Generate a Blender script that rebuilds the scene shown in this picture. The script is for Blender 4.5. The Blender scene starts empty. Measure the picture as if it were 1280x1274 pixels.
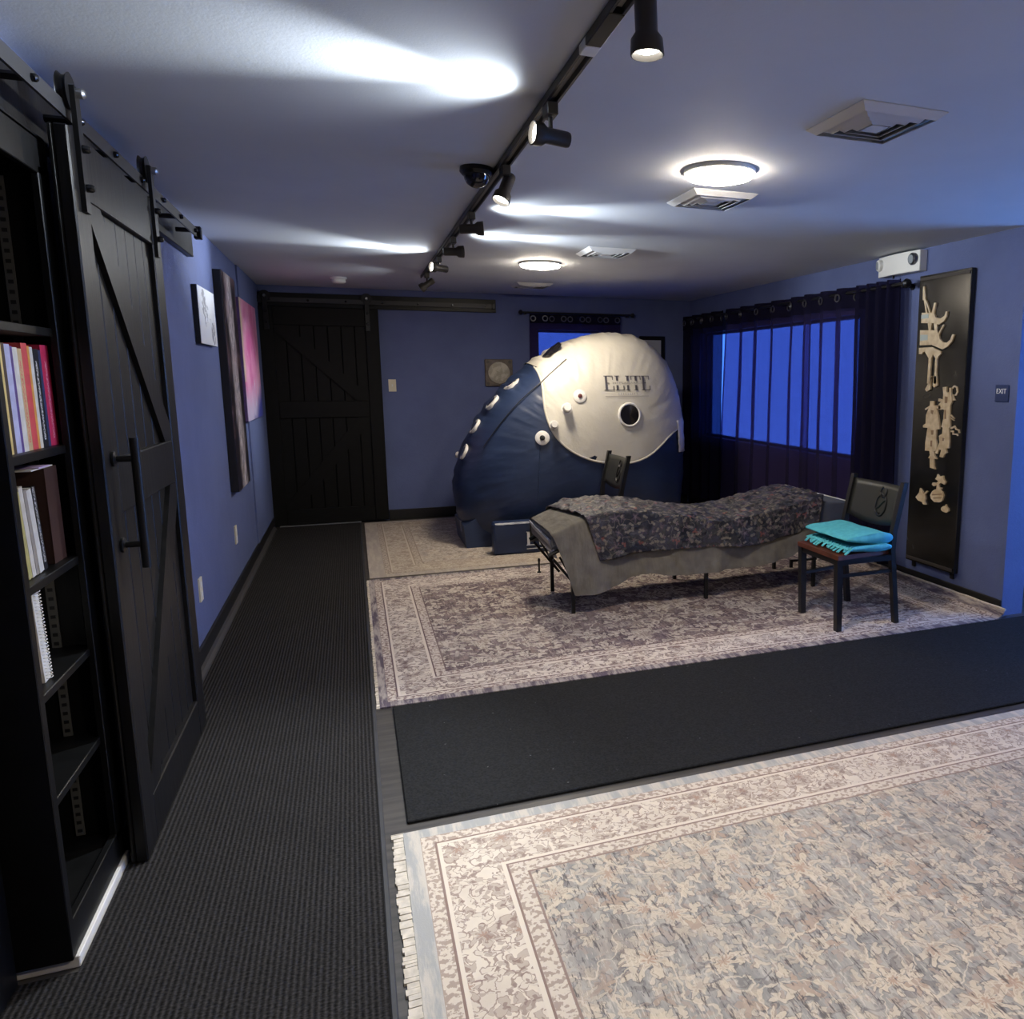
import bpy, bmesh, math, random
from mathutils import Vector, Matrix, noise
random.seed(7)
PI = math.pi
scene = bpy.context.scene
C = scene.collection

# ---------------------------------------------------------------- camera
W_, D_, H_ = 4.419, 7.0, 2.30            # room: right wall x, back wall y, ceiling z
CAM = Vector((0.7814, -1.2862, 1.4485)); YAW, PITCH = 0.3700, -0.15712
F_PX, PX, PY = 968.83, 818.89, 624.86
cd = bpy.data.cameras.new('camera'); cam = bpy.data.objects.new('camera', cd); C.objects.link(cam)
cam.location = CAM
cam.rotation_euler = (PI/2 + PITCH, 0, -YAW)
cd.sensor_fit = 'HORIZONTAL'; cd.sensor_width = 36.0
cd.lens = F_PX/1280*36.0
cd.shift_x = (640 - PX)/1280; cd.shift_y = (PY - 637)/1280
cd.clip_start = 0.02
scene.camera = cam

# ---------------------------------------------------------------- world (blue daylight outside the windows)
wd = bpy.data.worlds.new('daylight'); scene.world = wd; wd.use_nodes = True
bg = wd.node_tree.nodes['Background']
bg.inputs['Color'].default_value = (0.15, 0.36, 1.0, 1); bg.inputs['Strength'].default_value = 12.5
scene.view_settings.view_transform = 'Standard'; scene.view_settings.look = 'None'
scene.view_settings.gamma = 1.0; scene.view_settings.use_curve_mapping = False
scene.view_settings.exposure = 0.35

SPOT_W = 42.0           # watts of one track spotlight
DISC_E = 118.0          # radiance of the round ceiling lights
SPOT_COL = (0.86, 0.93, 1.0)
DISC_COL = (1.0, 0.875, 0.70)

# ---------------------------------------------------------------- node helpers
def srgb(r, g, b):
    f = lambda c: (c/255/12.92) if c/255 <= .04045 else ((c/255+.055)/1.055)**2.4
    return (f(r), f(g), f(b), 1)

class S:
    """a node socket with arithmetic"""
    def __init__(s, nt, k): s.nt, s.k = nt, k
    def m(s, op, o=None, o2=None):
        n = s.nt.nodes.new('ShaderNodeMath'); n.operation = op
        for i, v in enumerate((s, o, o2)):
            if v is None: continue
            if isinstance(v, S): s.nt.links.new(v.k, n.inputs[i])
            else: n.inputs[i].default_value = v
        return S(s.nt, n.outputs[0])
    def __add__(s, o): return s.m('ADD', o)
    def __sub__(s, o): return s.m('SUBTRACT', o)
    def __mul__(s, o): return s.m('MULTIPLY', o)
    def __truediv__(s, o): return s.m('DIVIDE', o)
    def __rsub__(s, o): return (s*-1.0) + o
    def lt(s, o): return s.m('LESS_THAN', o)
    def gt(s, o): return s.m('GREATER_THAN', o)
    def abs(s): return s.m('ABSOLUTE')
    def min(s, o): return s.m('MINIMUM', o)
    def max(s, o): return s.m('MAXIMUM', o)
    def cos(s): return s.m('COSINE')
    def sin(s): return s.m('SINE')
    def band(s, a, b): return s.gt(a)*s.lt(b)
    def step(s, a, b):                       # smooth ramp a..b -> 0..1
        n = s.nt.nodes.new('ShaderNodeMapRange'); n.interpolation_type = 'SMOOTHSTEP'
        s.nt.links.new(s.k, n.inputs['Value'])
        n.inputs['From Min'].default_value = a; n.inputs['From Max'].default_value = b
        return S(s.nt, n.outputs['Result'])

class Mat:
    def __init__(s, name, rough=.6, spec=.5, metal=0.0, color=(.5, .5, .5, 1)):
        s.m = bpy.data.materials.new(name); s.m.use_nodes = True; s.nt = s.m.node_tree
        s.b = s.nt.nodes['Principled BSDF']
        s.b.inputs['Roughness'].default_value = rough; s.b.inputs['Specular IOR Level'].default_value = spec
        s.b.inputs['Metallic'].default_value = metal; s.b.inputs['Base Color'].default_value = color
        s.tc = None
    def coord(s, kind='Object'):
        if not s.tc: s.tc = s.nt.nodes.new('ShaderNodeTexCoord')
        return s.tc.outputs[kind]
    def xyz(s, vec=None):
        n = s.nt.nodes.new('ShaderNodeSeparateXYZ'); s.nt.links.new(vec if vec is not None else s.coord(), n.inputs[0])
        return [S(s.nt, o) for o in n.outputs]
    def vec(s, x, y, z=0.0):
        n = s.nt.nodes.new('ShaderNodeCombineXYZ')
        for i, v in enumerate((x, y, z)):
            if isinstance(v, S): s.nt.links.new(v.k, n.inputs[i])
            else: n.inputs[i].default_value = v
        return n.outputs[0]
    def noise(s, scale, detail=3, rough=.5, vec=None, dist=0.0):
        n = s.nt.nodes.new('ShaderNodeTexNoise'); n.inputs['Scale'].default_value = scale
        n.inputs['Detail'].default_value = detail; n.inputs['Roughness'].default_value = rough
        n.inputs['Distortion'].default_value = dist
        s.nt.links.new(vec if vec is not None else s.coord(), n.inputs['Vector'])
        return S(s.nt, n.outputs['Fac'])
    def voro(s, scale, vec=None, feature='F1', rnd=1.0):
        n = s.nt.nodes.new('ShaderNodeTexVoronoi'); n.feature = feature; n.voronoi_dimensions = '3D'
        n.inputs['Scale'].default_value = scale; n.inputs['Randomness'].default_value = rnd
        s.nt.links.new(vec if vec is not None else s.coord(), n.inputs['Vector'])
        return n
    def mix(s, fac, a, b):
        n = s.nt.nodes.new('ShaderNodeMix'); n.data_type = 'RGBA'
        for i, v in ((0, fac), (6, a), (7, b)):
            if isinstance(v, S): s.nt.links.new(v.k, n.inputs[i])
            elif hasattr(v, 'is_output'): s.nt.links.new(v, n.inputs[i])
            else: n.inputs[i].default_value = v
        return n.outputs[2]
    def col(s, out): s.nt.links.new(out, s.b.inputs['Base Color'])
    def rgh(s, v): s.nt.links.new(v.k, s.b.inputs['Roughness'])
    def bump(s, h, strength=.3, dist=.01):
        n = s.nt.nodes.new('ShaderNodeBump'); n.inputs['Strength'].default_value = strength; n.inputs['Distance'].default_value = dist
        s.nt.links.new(h.k, n.inputs['Height']); s.nt.links.new(n.outputs[0], s.b.inputs['Normal'])
    def flower(s, vec, scale, R, petals, rnd=.85):
        """per-cell flower: (petal mask, eye mask, random value)"""
        v = s.voro(scale, vec, 'F1', rnd)
        sub = s.nt.nodes.new('ShaderNodeVectorMath'); sub.operation = 'SUBTRACT'
        s.nt.links.new(vec, sub.inputs[0]); s.nt.links.new(v.outputs['Position'], sub.inputs[1])
        x, y, _ = s.xyz(sub.outputs[0])
        rc = s.nt.nodes.new('ShaderNodeSeparateXYZ'); s.nt.links.new(v.outputs['Color'], rc.inputs[0])
        rv = S(s.nt, rc.outputs[0]); rv2 = S(s.nt, rc.outputs[1])
        r = (x*x + y*y).m('SQRT'); th = y.m('ARCTAN2', x) + rv*6.28
        rad = ((th*petals).cos()*.34 + .66)*R*(rv2*.6 + .55)
        return r.lt(rad), r.lt(rad*.36), rv2, r, rad

def plain(name, col, rough=.6, spec=.5, metal=0.0, var=.0, vs=8, bump=0.0, bs=60):
    m = Mat(name, rough, spec, metal, col)
    if var:
        n = m.noise(vs, 4)
        d = tuple(c*(1-var) for c in col[:3])+(1,); l = tuple(min(1, c*(1+var)) for c in col[:3])+(1,)
        m.col(m.mix(n.step(.3, .7), d, l))
    if bump: m.bump(m.noise(bs, 4), bump, .004)
    return m.m

M = {}
def wall_mat(name, c1, c2, bs=.42):
    m = Mat(name, .72, .3)
    n = m.noise(2.2, 4, .6); m.col(m.mix(n.step(.3, .7), c1, c2))
    m.bump(m.noise(38, 5, .65)*.6 + m.noise(150, 2)*.4, bs, .008)
    return m.m
M['wall'] = wall_mat('blue_wall_paint', (.102, .128, .262, 1), (.120, .150, .300, 1))
M['ceiling'] = wall_mat('grey_ceiling_paint', (.585, .615, .655, 1), (.615, .645, .685, 1), .10)
M['white'] = plain('white_plastic', (.78, .77, .72, 1), .45)
M['cream_plastic'] = plain('cream_plastic', (.72, .66, .50, 1), .4)
M['whitewood'] = plain('unpainted_white_strip', (.72, .68, .62, 1), .6, var=.1)
M['black_paint'] = plain('black_satin_paint', (.004, .004, .0042, 1), .42, .28, var=.25, vs=14, bump=.12, bs=30)
m = Mat('black_stained_boards', .40, .32)
x, y, z = m.xyz(); g = m.noise(9, 5, .6, m.vec(x*4, y*4, z*.35))
m.col(m.mix(g.step(.3, .75), (.0035, .0035, .004, 1), (.011, .010, .010, 1))); m.bump(g, .22, .006)
M['door'] = m.m
M['door_matte'] = plain('matte_black_boards', (.0035, .0034, .0034, 1), .6, .2, var=.2, vs=20)
M['metal_black'] = plain('black_powder_coated_metal', (.010, .010, .011, 1), .38, .5, .3)
M['steel'] = plain('brushed_steel', (.45, .45, .46, 1), .35, .5, 1.0)
M['bolt'] = plain('dark_bolt_metal', (.05, .05, .055, 1), .25, .5, .9)
M['baseboard'] = plain('black_baseboard_paint', (.010, .010, .011, 1), .4)
M['grey_trim'] = plain('charcoal_edging', (.032, .031, .034, 1), .6, var=.2)
# floor: dark grey vinyl planks
m = Mat('dark_floor', .45, .4)
x, y, z = m.xyz(); g = m.noise(6, 5, .6, m.vec(x*.5, y*6, 0.0))
m.col(m.mix(g.step(.3, .7), (.035, .032, .031, 1), (.075, .066, .060, 1))); M['floor'] = m.m
# ribbed carpet
m = Mat('ribbed_carpet', .95, .1)
x, y, z = m.xyz()
rib = (x*2*PI/.0145).sin()*.5 + .5
nn = m.noise(90, 2); n2 = m.noise(5, 3); kn = m.noise(160, 1, .5, m.vec(x*.6, y, 0.0))
f = rib*.55 + kn.step(.35, .7)*.45
m.col(m.mix(f*(n2*.5 + .7), (.0065, .006, .006, 1), (.047, .043, .042, 1)))
m.bump(rib*.6 + kn*.6, .7, .006); M['runner'] = m.m
m = Mat('smooth_black_mat', .9, .15)
n = m.noise(130, 3); sp = m.noise(50, 1)
c = m.mix(n.step(.3, .7), (.010, .010, .0105, 1), (.020, .020, .021, 1))
m.col(m.mix(sp.step(.79, .82), c, (.09, .09, .09, 1))); m.bump(n, .3, .003); M['mat'] = m.m

# ---------------------------------------------------------------- persian rug material
def rug_mat(name, L, Wd, base, base2, cream, tan, dark, rust, edge, bcream, btan, seed, streak=.5, k=1.0):
    m = Mat(name, .95, .1)
    x, y, z = m.xyz()
    w1 = m.noise(13*k, 2, .5, m.vec(x, y, seed)); w2 = m.noise(13*k, 2, .5, m.vec(x+5.3, y+1.7, seed))
    w3 = m.noise(48*k, 1, .5, m.vec(x, y, seed)); w4 = m.noise(48*k, 1, .5, m.vec(x+2.3, y+8.7, seed))
    xw = x + (w1-.5)*.055/k + (w3-.5)*.018/k; yw = y + (w2-.5)*.055/k + (w4-.5)*.018/k
    dx = (x.abs()*-1.0) + L/2; dy = (y.abs()*-1.0) + Wd/2
    d = dx.min(dy)
    V = m.vec(xw, yw, 0.0); V2 = m.vec(xw+3.1, yw+seed, 0.0); V3 = m.vec(xw+7.7, yw+seed*2, 0.0)
    # worn field, streaked along the weave
    st = m.noise(26, 4, .7, m.vec(x*1.1, y*.16, seed)); st2 = m.noise(95, 3, .75, m.vec(x, y*.16, seed+3))
    fade = m.noise(6, 3, .6, m.vec(x+1, y+2, seed)).step(.30, .60)*.6 + .4
    c = m.mix(st.step(.36, .62), base, base2)
    patch = m.noise(4.2, 3, .6, m.vec(x, y, seed+4))
    c = m.mix(patch.step(.54, .70)*.45, c, tan)
    vn = m.noise(5.0*k, 1.5, .4, m.vec(xw, yw, seed+2)); vl = (vn-.5).abs().lt(.0075)
    vn2 = m.noise(10*k, 1, .4, m.vec(xw+2, yw, seed+7)); vl2 = (vn2-.47).abs().lt(.014)
    c = m.mix(vl2*fade*.5, c, dark)
    pm, em, rv, r, rad = m.flower(V3, 19*k, .024/k, 2); c = m.mix(pm*rv.gt(.3)*fade*.75, c, tan)
    pm, em, rv, r, rad = m.flower(V2, 14*k, .031/k, 3); c = m.mix(r.lt(rad*1.2)*fade*.35, c, dark); c = m.mix(pm*rv.gt(.4)*fade*.8, c, cream)
    pm, em, rv, r, rad = m.flower(V, 9*k, .045/k, 5)
    c = m.mix(r.lt(rad*1.16)*fade*.45, c, dark); c = m.mix(pm*fade*.8, c, m.mix(rv.gt(.80)*.6, cream, rust)); c = m.mix(em*fade*.6, c, tan)
    pm, em, rv, r, rad = m.flower(V3, 4.4*k, .080/k, 8, .7)
    c = m.mix(r.lt(rad*1.10)*fade*.40, c, dark); c = m.mix(pm*fade*.85, c, cream)
    c = m.mix(r.lt(rad*.60)*r.gt(rad*.46)*fade*.6, c, tan); c = m.mix(em*fade*.7, c, rust)
    c = m.mix(vl*.7, c, cream)
    c = m.mix(st2.step(.57, .64)*streak, c, dark); c = m.mix(st2.step(.42, .36)*.45, c, bcream)
    c = m.mix(st.step(.62, .72)*.4, c, base2)
    # borders (distance d from the edge)
    b = bcream
    bc = m.mix(m.noise(9, 2, .5, m.vec(x, y, seed+11)).step(.4, .65)*.25, b, tan)
    bn = m.noise(20*k, 1.5, .5, m.vec(xw, yw, seed+9)); bc = m.mix((bn-.5).abs().lt(.020)*.75, bc, btan)
    pm, em, rv, r, rad = m.flower(V, 12*k, .040/k, 3, .7)
    bc = m.mix(r.lt(rad*1.16)*.7, bc, btan); bc = m.mix(pm*.85, bc, m.mix(rv.gt(.6)*.6, b, tan)); bc = m.mix(em*.7, bc, btan)
    pm, em, rv, r, rad = m.flower(V2, 6*k, .060/k, 6, .6)
    bc = m.mix(r.lt(rad*1.12)*.8, bc, btan); bc = m.mix(pm*.85, bc, m.mix(rv.gt(.5)*.5, b, tan)); bc = m.mix(r.lt(rad*.55)*r.gt(rad*.42)*.7, bc, btan); bc = m.mix(em*.8, bc, rust)
    pm, em, rv, r, rad = m.flower(V3, 22*k, .018/k, 2, .8); bc = m.mix(pm*rv.gt(.35)*.5, bc, btan)
    c = m.mix(d.lt(.34), c, tan)                                     # inner guard stripe
    gs = m.noise(60, 2, .5, m.vec(x, y, 1.0))
    c = m.mix(d.band(.286, .335)*gs.step(.44, .50)*.8, c, b)
    c = m.mix(d.lt(.285), c, btan); c = m.mix(d.lt(.279), c, b); c = m.mix(d.lt(.266), c, bc)
    c = m.mix(d.lt(.108), c, b); c = m.mix(d.lt(.097), c, btan)
    c = m.mix(d.lt(.090), c, tan); c = m.mix(d.band(.052, .090)*gs.step(.46, .52)*.8, c, b)
    c = m.mix(d.lt(.050), c, edge); c = m.mix(d.lt(.050)*st.step(.4, .62)*.55, c, b)
    c = m.mix(d.band(.333, .340)*.8, c, btan)
    wear = m.noise(1.3, 3, .6, m.vec(x, y, seed)); c = m.mix(wear.step(.5, .75)*.18, c, bcream)
    m.col(c); m.bump(m.noise(420, 2)*.6 + st2*.4, .35, .003)
    return m.m

# ---------------------------------------------------------------- mesh helpers
class MB:
    def __init__(s): s.v, s.f = [], []
    def quad(s, pts):
        i = len(s.v); s.v += [tuple(p) for p in pts]; s.f.append(tuple(range(i, i+len(pts)))); return s
    def box(s, a, b, ch=0.0):
        x0, y0, z0 = (min(a[i], b[i]) for i in range(3)); x1, y1, z1 = (max(a[i], b[i]) for i in range(3))
        ch = min(ch, .45*min(x1-x0, y1-y0, z1-z0))
        i = len(s.v)
        if ch <= 0:
            s.v += [(x0, y0, z0), (x1, y0, z0), (x1, y1, z0), (x0, y1, z0), (x0, y0, z1), (x1, y0, z1), (x1, y1, z1), (x0, y1, z1)]
            s.f += [tuple(i+k for k in q) for q in ((0, 3, 2, 1), (4, 5, 6, 7), (0, 1, 5, 4), (1, 2, 6, 5), (2, 3, 7, 6), (3, 0, 4, 7))]
        else:
            bm = bmesh.new()
            mt = Matrix.Translation(((x0+x1)/2, (y0+y1)/2, (z0+z1)/2)) @ Matrix.Diagonal((x1-x0, y1-y0, z1-z0, 1))
            bmesh.ops.create_cube(bm, size=1, matrix=mt)
            bmesh.ops.bevel(bm, geom=list(bm.edges), offset=ch, segments=1, affect='EDGES', profile=.5)
            s.addbm(bm)
        return s
    def addbm(s, bm, mt=None):
        bm.verts.index_update(); i = len(s.v)
        s.v += [tuple((mt @ v.co) if mt else v.co) for v in bm.verts]
        s.f += [tuple(i+v.index for v in f.verts) for f in bm.faces]; bm.free(); return s
    def obox(s, c, ax, ay, az, ch=0.0):
        """oriented box: centre and three half-axis vectors"""
        t = MB().box((-1, -1, -1), (1, 1, 1)); c, ax, ay, az = map(Vector, (c, ax, ay, az)); i = len(s.v)
        s.v += [tuple(c + ax*p[0] + ay*p[1] + az*p[2]) for p in t.v]; s.f += [tuple(i+k for k in q) for q in t.f]; return s
    def bar(s, a, b, w, h, up=(0, 0, 1)):
        a, b = Vector(a), Vector(b); d = (b-a); u = Vector(up)
        sd = d.cross(u); sd = sd.normalized() if sd.length > 1e-6 else Vector((1, 0, 0)); uu = sd.cross(d).normalized()
        return s.obox((a+b)/2, d/2, sd*w/2, uu*h/2)
    def tube(s, pts, r, n=10, cap=True, radii=None):
        pts = [Vector(p) for p in pts]; i0 = len(s.v); prev = None
        for k, p in enumerate(pts):
            t = (pts[min(k+1, len(pts)-1)] - pts[max(k-1, 0)]).normalized()
            if prev is None:
                prev = t.orthogonal().normalized()
            prev = (prev - t*prev.dot(t)).normalized(); bb = t.cross(prev)
            rr = radii[k] if radii else r
            for q in range(n):
                a = 2*PI*q/n; s.v.append(tuple(p + (prev*math.cos(a) + bb*math.sin(a))*rr))
        for k in range(len(pts)-1):
            for q in range(n):
                a = i0+k*n+q; b = i0+k*n+(q+1) % n; s.f.append((a, b, b+n, a+n))
        if cap:
            s.f.append(tuple(i0+q for q in range(n))[::-1]); s.f.append(tuple(i0+(len(pts)-1)*n+q for q in range(n)))
        return s
    def lathe(s, prof, o, axis=(0, 0, 1), n=24, cap=True):
        """prof: (radius, height along axis)"""
        ax = Vector(axis).normalized(); u = ax.orthogonal().normalized(); w = ax.cross(u); o = Vector(o); i0 = len(s.v)
        for r, h in prof:
            for q in range(n):
                a = 2*PI*q/n; s.v.append(tuple(o + ax*h + (u*math.cos(a)+w*math.sin(a))*r))
        for k in range(len(prof)-1):
            for q in range(n):
                a = i0+k*n+q; b = i0+k*n+(q+1) % n; s.f.append((a, b, b+n, a+n))
        if cap:
            s.f.append(tuple(i0+q for q in range(n))[::-1]); s.f.append(tuple(i0+(len(prof)-1)*n+q for q in range(n)))
        return s
    def torus(s, c, axis, R, r, n=20, k=8):
        ax = Vector(axis).normalized(); u = ax.orthogonal().normalized(); w = ax.cross(u); c = Vector(c); i0 = len(s.v)
        for a in range(n):
            t = 2*PI*a/n; rd = u*math.cos(t)+w*math.sin(t)
            for b in range(k):
                p = 2*PI*b/k; s.v.append(tuple(c + rd*(R+r*math.cos(p)) + ax*r*math.sin(p)))
        for a in range(n):
            for b in range(k):
                s.f.append((i0+a*k+b, i0+((a+1) % n)*k+b, i0+((a+1) % n)*k+(b+1) % k, i0+a*k+(b+1) % k))
        return s
    def prism(s, poly, o, ux, uy, h):
        """2D polygon in plane o,ux,uy, extruded by vector h"""
        o, ux, uy, h = map(Vector, (o, ux, uy, h)); n = len(poly); i = len(s.v)
        P = [o + ux*p[0] + uy*p[1] for p in poly]
        s.v += [tuple(p) for p in P] + [tuple(p+h) for p in P]
        s.f.append(tuple(i+k for k in range(n))[::-1]); s.f.append(tuple(i+n+k for k in range(n)))
        for k in range(n): s.f.append((i+k, i+(k+1) % n, i+n+(k+1) % n, i+n+k))
        return s
    def grid(s, fn, nu, nv, closeu=False):
        i0 = len(s.v)
        for a in range(nu):
            for b in range(nv): s.v.append(tuple(fn(a/(nu if closeu else nu-1), b/(nv-1))))
        for a in range(nu if closeu else nu-1):
            for b in range(nv-1):
                a2 = (a+1) % nu
                s.f.append((i0+a*nv+b, i0+a2*nv+b, i0+a2*nv+b+1, i0+a*nv+b+1))
        return s

WORLD = {}
def build(mb, name, mat, parent=None, smooth=False, solid=None, fix=True):
    me = bpy.data.meshes.new(name)
    lo = [min(v[i] for v in mb.v) for i in range(3)]; hi = [max(v[i] for v in mb.v) for i in range(3)]
    o = Vector(((lo[0]+hi[0])/2, (lo[1]+hi[1])/2, lo[2]))
    me.from_pydata([(v[0]-o.x, v[1]-o.y, v[2]-o.z) for v in mb.v], [], mb.f)
    if fix:
        bm = bmesh.new(); bm.from_mesh(me); bmesh.ops.recalc_face_normals(bm, faces=bm.faces); bm.to_mesh(me); bm.free()
    if smooth:
        for p in me.polygons: p.use_smooth = True
        if smooth != 'all':
            try: me.set_sharp_from_angle(angle=math.radians(38))
            except Exception: pass
    me.materials.append(mat)
    ob = bpy.data.objects.new(name, me); C.objects.link(ob); WORLD[ob.name] = o
    if parent is not None:
        ob.parent = parent; ob.location = o - WORLD[parent.name]
    else: ob.location = o
    if solid:
        md = ob.modifiers.new('thickness', 'SOLIDIFY'); md.thickness = solid; md.offset = 0
    return ob
def tag(o, label, cat=None, group=None, kind=None):
    if label: o['label'] = label
    if cat: o['category'] = cat
    if group: o['group'] = group
    if kind: o['kind'] = kind
    return o
def thing(name, loc, label, cat, group=None):
    o = bpy.data.objects.new(name, None); C.objects.link(o); o.location = loc; o.empty_display_size = .1
    WORLD[o.name] = Vector(loc); return tag(o, label, cat, group)
def struct(o, label, cat): return tag(o, label, cat, kind='structure')
def shift_copy(root, dv, label, group=None):
    r = root.copy(); C.objects.link(r); r.location = root.location + Vector(dv); WORLD[r.name] = WORLD[root.name] + Vector(dv)
    r['label'] = label
    if group: r['group'] = group
    for ch in list(root.children):
        c = ch.copy(); C.objects.link(c); c.parent = r
        for g in list(ch.children):
            e = g.copy(); C.objects.link(e); e.parent = c
    return r
def text_mesh(txt, size, extrude=0.0):
    cu = bpy.data.curves.new('lettering', 'FONT'); cu.body = txt; cu.size = size; cu.extrude = extrude
    cu.align_x = 'CENTER'; cu.align_y = 'CENTER'; cu.resolution_u = 3
    ob = bpy.data.objects.new('lettering', cu); C.objects.link(ob)
    dg = bpy.context.evaluated_depsgraph_get(); me = bpy.data.meshes.new_from_object(ob.evaluated_get(dg))
    mb = MB(); mb.v = [tuple(v.co) for v in me.vertices]; mb.f = [tuple(p.vertices) for p in me.polygons]
    bpy.data.objects.remove(ob); bpy.data.curves.remove(cu); bpy.data.meshes.remove(me)
    return mb
def nz(x, y=0, z=0): return noise.noise(Vector((x, y, z)))

# ================================================================ STRUCTURE
WT = .165
struct(build(MB().box((-.3, -3.2, -.12), (6.15, 7.2, 0)), 'floor', M['floor']), 'dark grey plank floor between the rugs', 'floor')
struct(build(MB().box((-.3, -3.2, H_), (6.15, 7.2, H_+.12)), 'ceiling', M['ceiling']), 'smooth grey painted ceiling', 'ceiling')
BC0, BC1 = .815, 1.325     # bookcase y range
wl = MB().box((-.3, -3.2, 0), (-.06, BC0, H_)).box((-.3, BC1, 0), (0, 7.0, H_)).box((-.3, BC0, 2.075), (0, BC1, H_))
wl.box((-.5, BC0, 0), (-.3, BC1, 2.075)).box((0, 5.62, 0), (.012, 7.0, H_))
struct(build(wl, 'wall_left', M['wall']), 'blue textured wall on the left behind the pictures', 'wall')
def wall_with_hole(axis, c0, c1, a0, a1, h0, h1, z0, z1):
    mb = MB()
    def bx(p0, p1, q0, q1):
        if axis == 'x': mb.box((c0, p0, q0), (c1, p1, q1))
        else: mb.box((p0, c0, q0), (p1, c1, q1))
    bx(a0, h0, 0, H_); bx(h1, a1, 0, H_); bx(h0, h1, 0, z0); bx(h0, h1, z1, H_)
    return mb
WB = (2.66, 3.36, .95, 1.945)      # back window x0 x1 z0 z1
WR = (3.78, 6.72, .800, 1.925)     # right window y0 y1 z0 z1
WE = (.70, 1.95, .12, 2.12)        # glass exit door window, right of the camera
struct(build(wall_with_hole('y', 7.0, 7.15, -.3, W_+WT, WB[0], WB[1], WB[2], WB[3]), 'wall_back', M['wall']), 'dark blue back wall behind the inflatable chamber', 'wall')
struct(build(wall_with_hole('x', W_, W_+WT, 2.222, 7.0, WR[0], WR[1], WR[2], WR[3]), 'wall_right', M['wall']), 'blue textured wall on the right with the curtained window', 'wall')
struct(build(MB().box((W_+WT, 3.0, 0), (6.15, 3.15, H_)), 'wall_alcove', M['wall']), 'blue wall of the passage beyond the right wall end', 'wall')
struct(build(wall_with_hole('x', 6.0, 6.15, -3.2, 3.0, WE[0], WE[1], WE[2], WE[3]), 'wall_passage', M['wall']), 'blue passage wall with the daylit glass door', 'wall')
struct(build(MB().box((-.3, -3.35, 0), (6.15, -3.2, H_)), 'wall_near', M['wall']), 'blue wall behind the viewer', 'wall')

gm = Mat('window_glass', .0, .5); nt = gm.nt
tr = nt.nodes.new('ShaderNodeBsdfTransparent'); tr.inputs[0].default_value = (.92, .95, .97, 1)
gl = nt.nodes.new('ShaderNodeBsdfGlossy'); gl.inputs['Roughness'].default_value = .02
mx = nt.nodes.new('ShaderNodeMixShader'); mx.inputs[0].default_value = .06
nt.links.new(tr.outputs[0], mx.inputs[1]); nt.links.new(gl.outputs[0], mx.inputs[2])
nt.links.new(mx.outputs[0], nt.nodes['Material Output'].inputs['Surface']); M['glass'] = gm.m
M['navyframe'] = plain('dark_blue_window_frame', (.02, .03, .09, 1), .5)
fm_ = M['glass'].copy(); fm_.name = 'daylight_dimming_glass'; M['dimming_glass'] = fm_  # dark tint added to the panes only to dim the daylight behind the curtains
for nd in fm_.node_tree.nodes:
    if nd.type == 'BSDF_TRANSPARENT': nd.inputs[0].default_value = (.205, .250, .320, 1)
def window(name, axis, c, a0, a1, z0, z1, panes, label, gmat, fmat):
    fm = MB(); t = .022
    def bx(mb, p0, p1, q0, q1, w=.03):
        if axis == 'x': mb.box((c-w, p0, q0), (c+w, p1, q1))
        else: mb.box((p0, c-w, q0), (p1, c+w, q1))
    bx(fm, a0, a1, z0, z0+t); bx(fm, a0, a1, z1-t, z1); bx(fm, a0, a0+t, z0, z1); bx(fm, a1-t, a1, z0, z1)
    fr = build(fm, name, fmat); struct(fr, label, 'window')
    wdt = (a1-a0)/panes
    for i in range(panes):
        g = MB(); bx(g, a0+wdt*i+.005, a0+wdt*(i+1)-.005, z0+.005, z1-.005, .004); build(g, 'pane', gmat, fr)
        if i:
            q = MB(); bx(q, a0+wdt*i-.03, a0+wdt*i+.03, z0, z1); build(q, 'mullion', fmat, fr)
window('window_1', 'x', W_+.11, *WR, 1, 'wide dark framed window behind the translucent blue curtains', M['dimming_glass'], M['navyframe'])
window('window_2', 'y', 7.10, *WB, 1, 'small window behind the dark curtain on the back wall', M['dimming_glass'], M['navyframe'])
window('window_3', 'x', 6.10, *WE, 2, 'tall glazed exit window beside the blue passage', M['glass'], M['white'])

# baseboards and trims
def bb(name, mb, label): struct(build(mb, name, M['baseboard']), label, 'baseboard')
bb('baseboard_left', MB().box((0, 2.30, 0), (.014, 6.9, .115), .004), 'black baseboard along the left blue wall')
q = MB(); q.prism([(0, 0), (.03, 0), (.026, .014), (.014, .026), (0, .03)], (.014, 2.30, .006), (1, 0, 0), (0, 0, 1), (0, 4.5, 0))
struct(build(q, 'trim_1', plain('dark_shoe_moulding', (.05, .047, .048, 1), .5)), 'dark grey shoe moulding at the foot of the left baseboard', 'trim')
bb('baseboard_back', MB().box((1.07, 6.986, 0), (4.40, 7.0, .105), .004), 'black baseboard along the back wall')
bb('baseboard_right', MB().box((W_-.014, 2.222, 0), (W_, 6.98, .10), .004), 'black baseboard under the carved panel on the right wall')

struct(build(MB().box((-.06, .45, 0), (-.045, BC0-.004, H_), .003), 'trim_4', M['black_paint']), 'black board over the wall at the near side of the bookcase', 'trim')  # plain black board added over the blue wall strip
struct(build(MB().box((.06, 6.90, .0095), (.80, 6.955, .014), .001), 'trim_5', plain('pale_threshold_metal', (.42, .43, .46, 1), .35, .5, .6)), 'pale metal threshold strip under the back barn door', 'trim')
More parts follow.
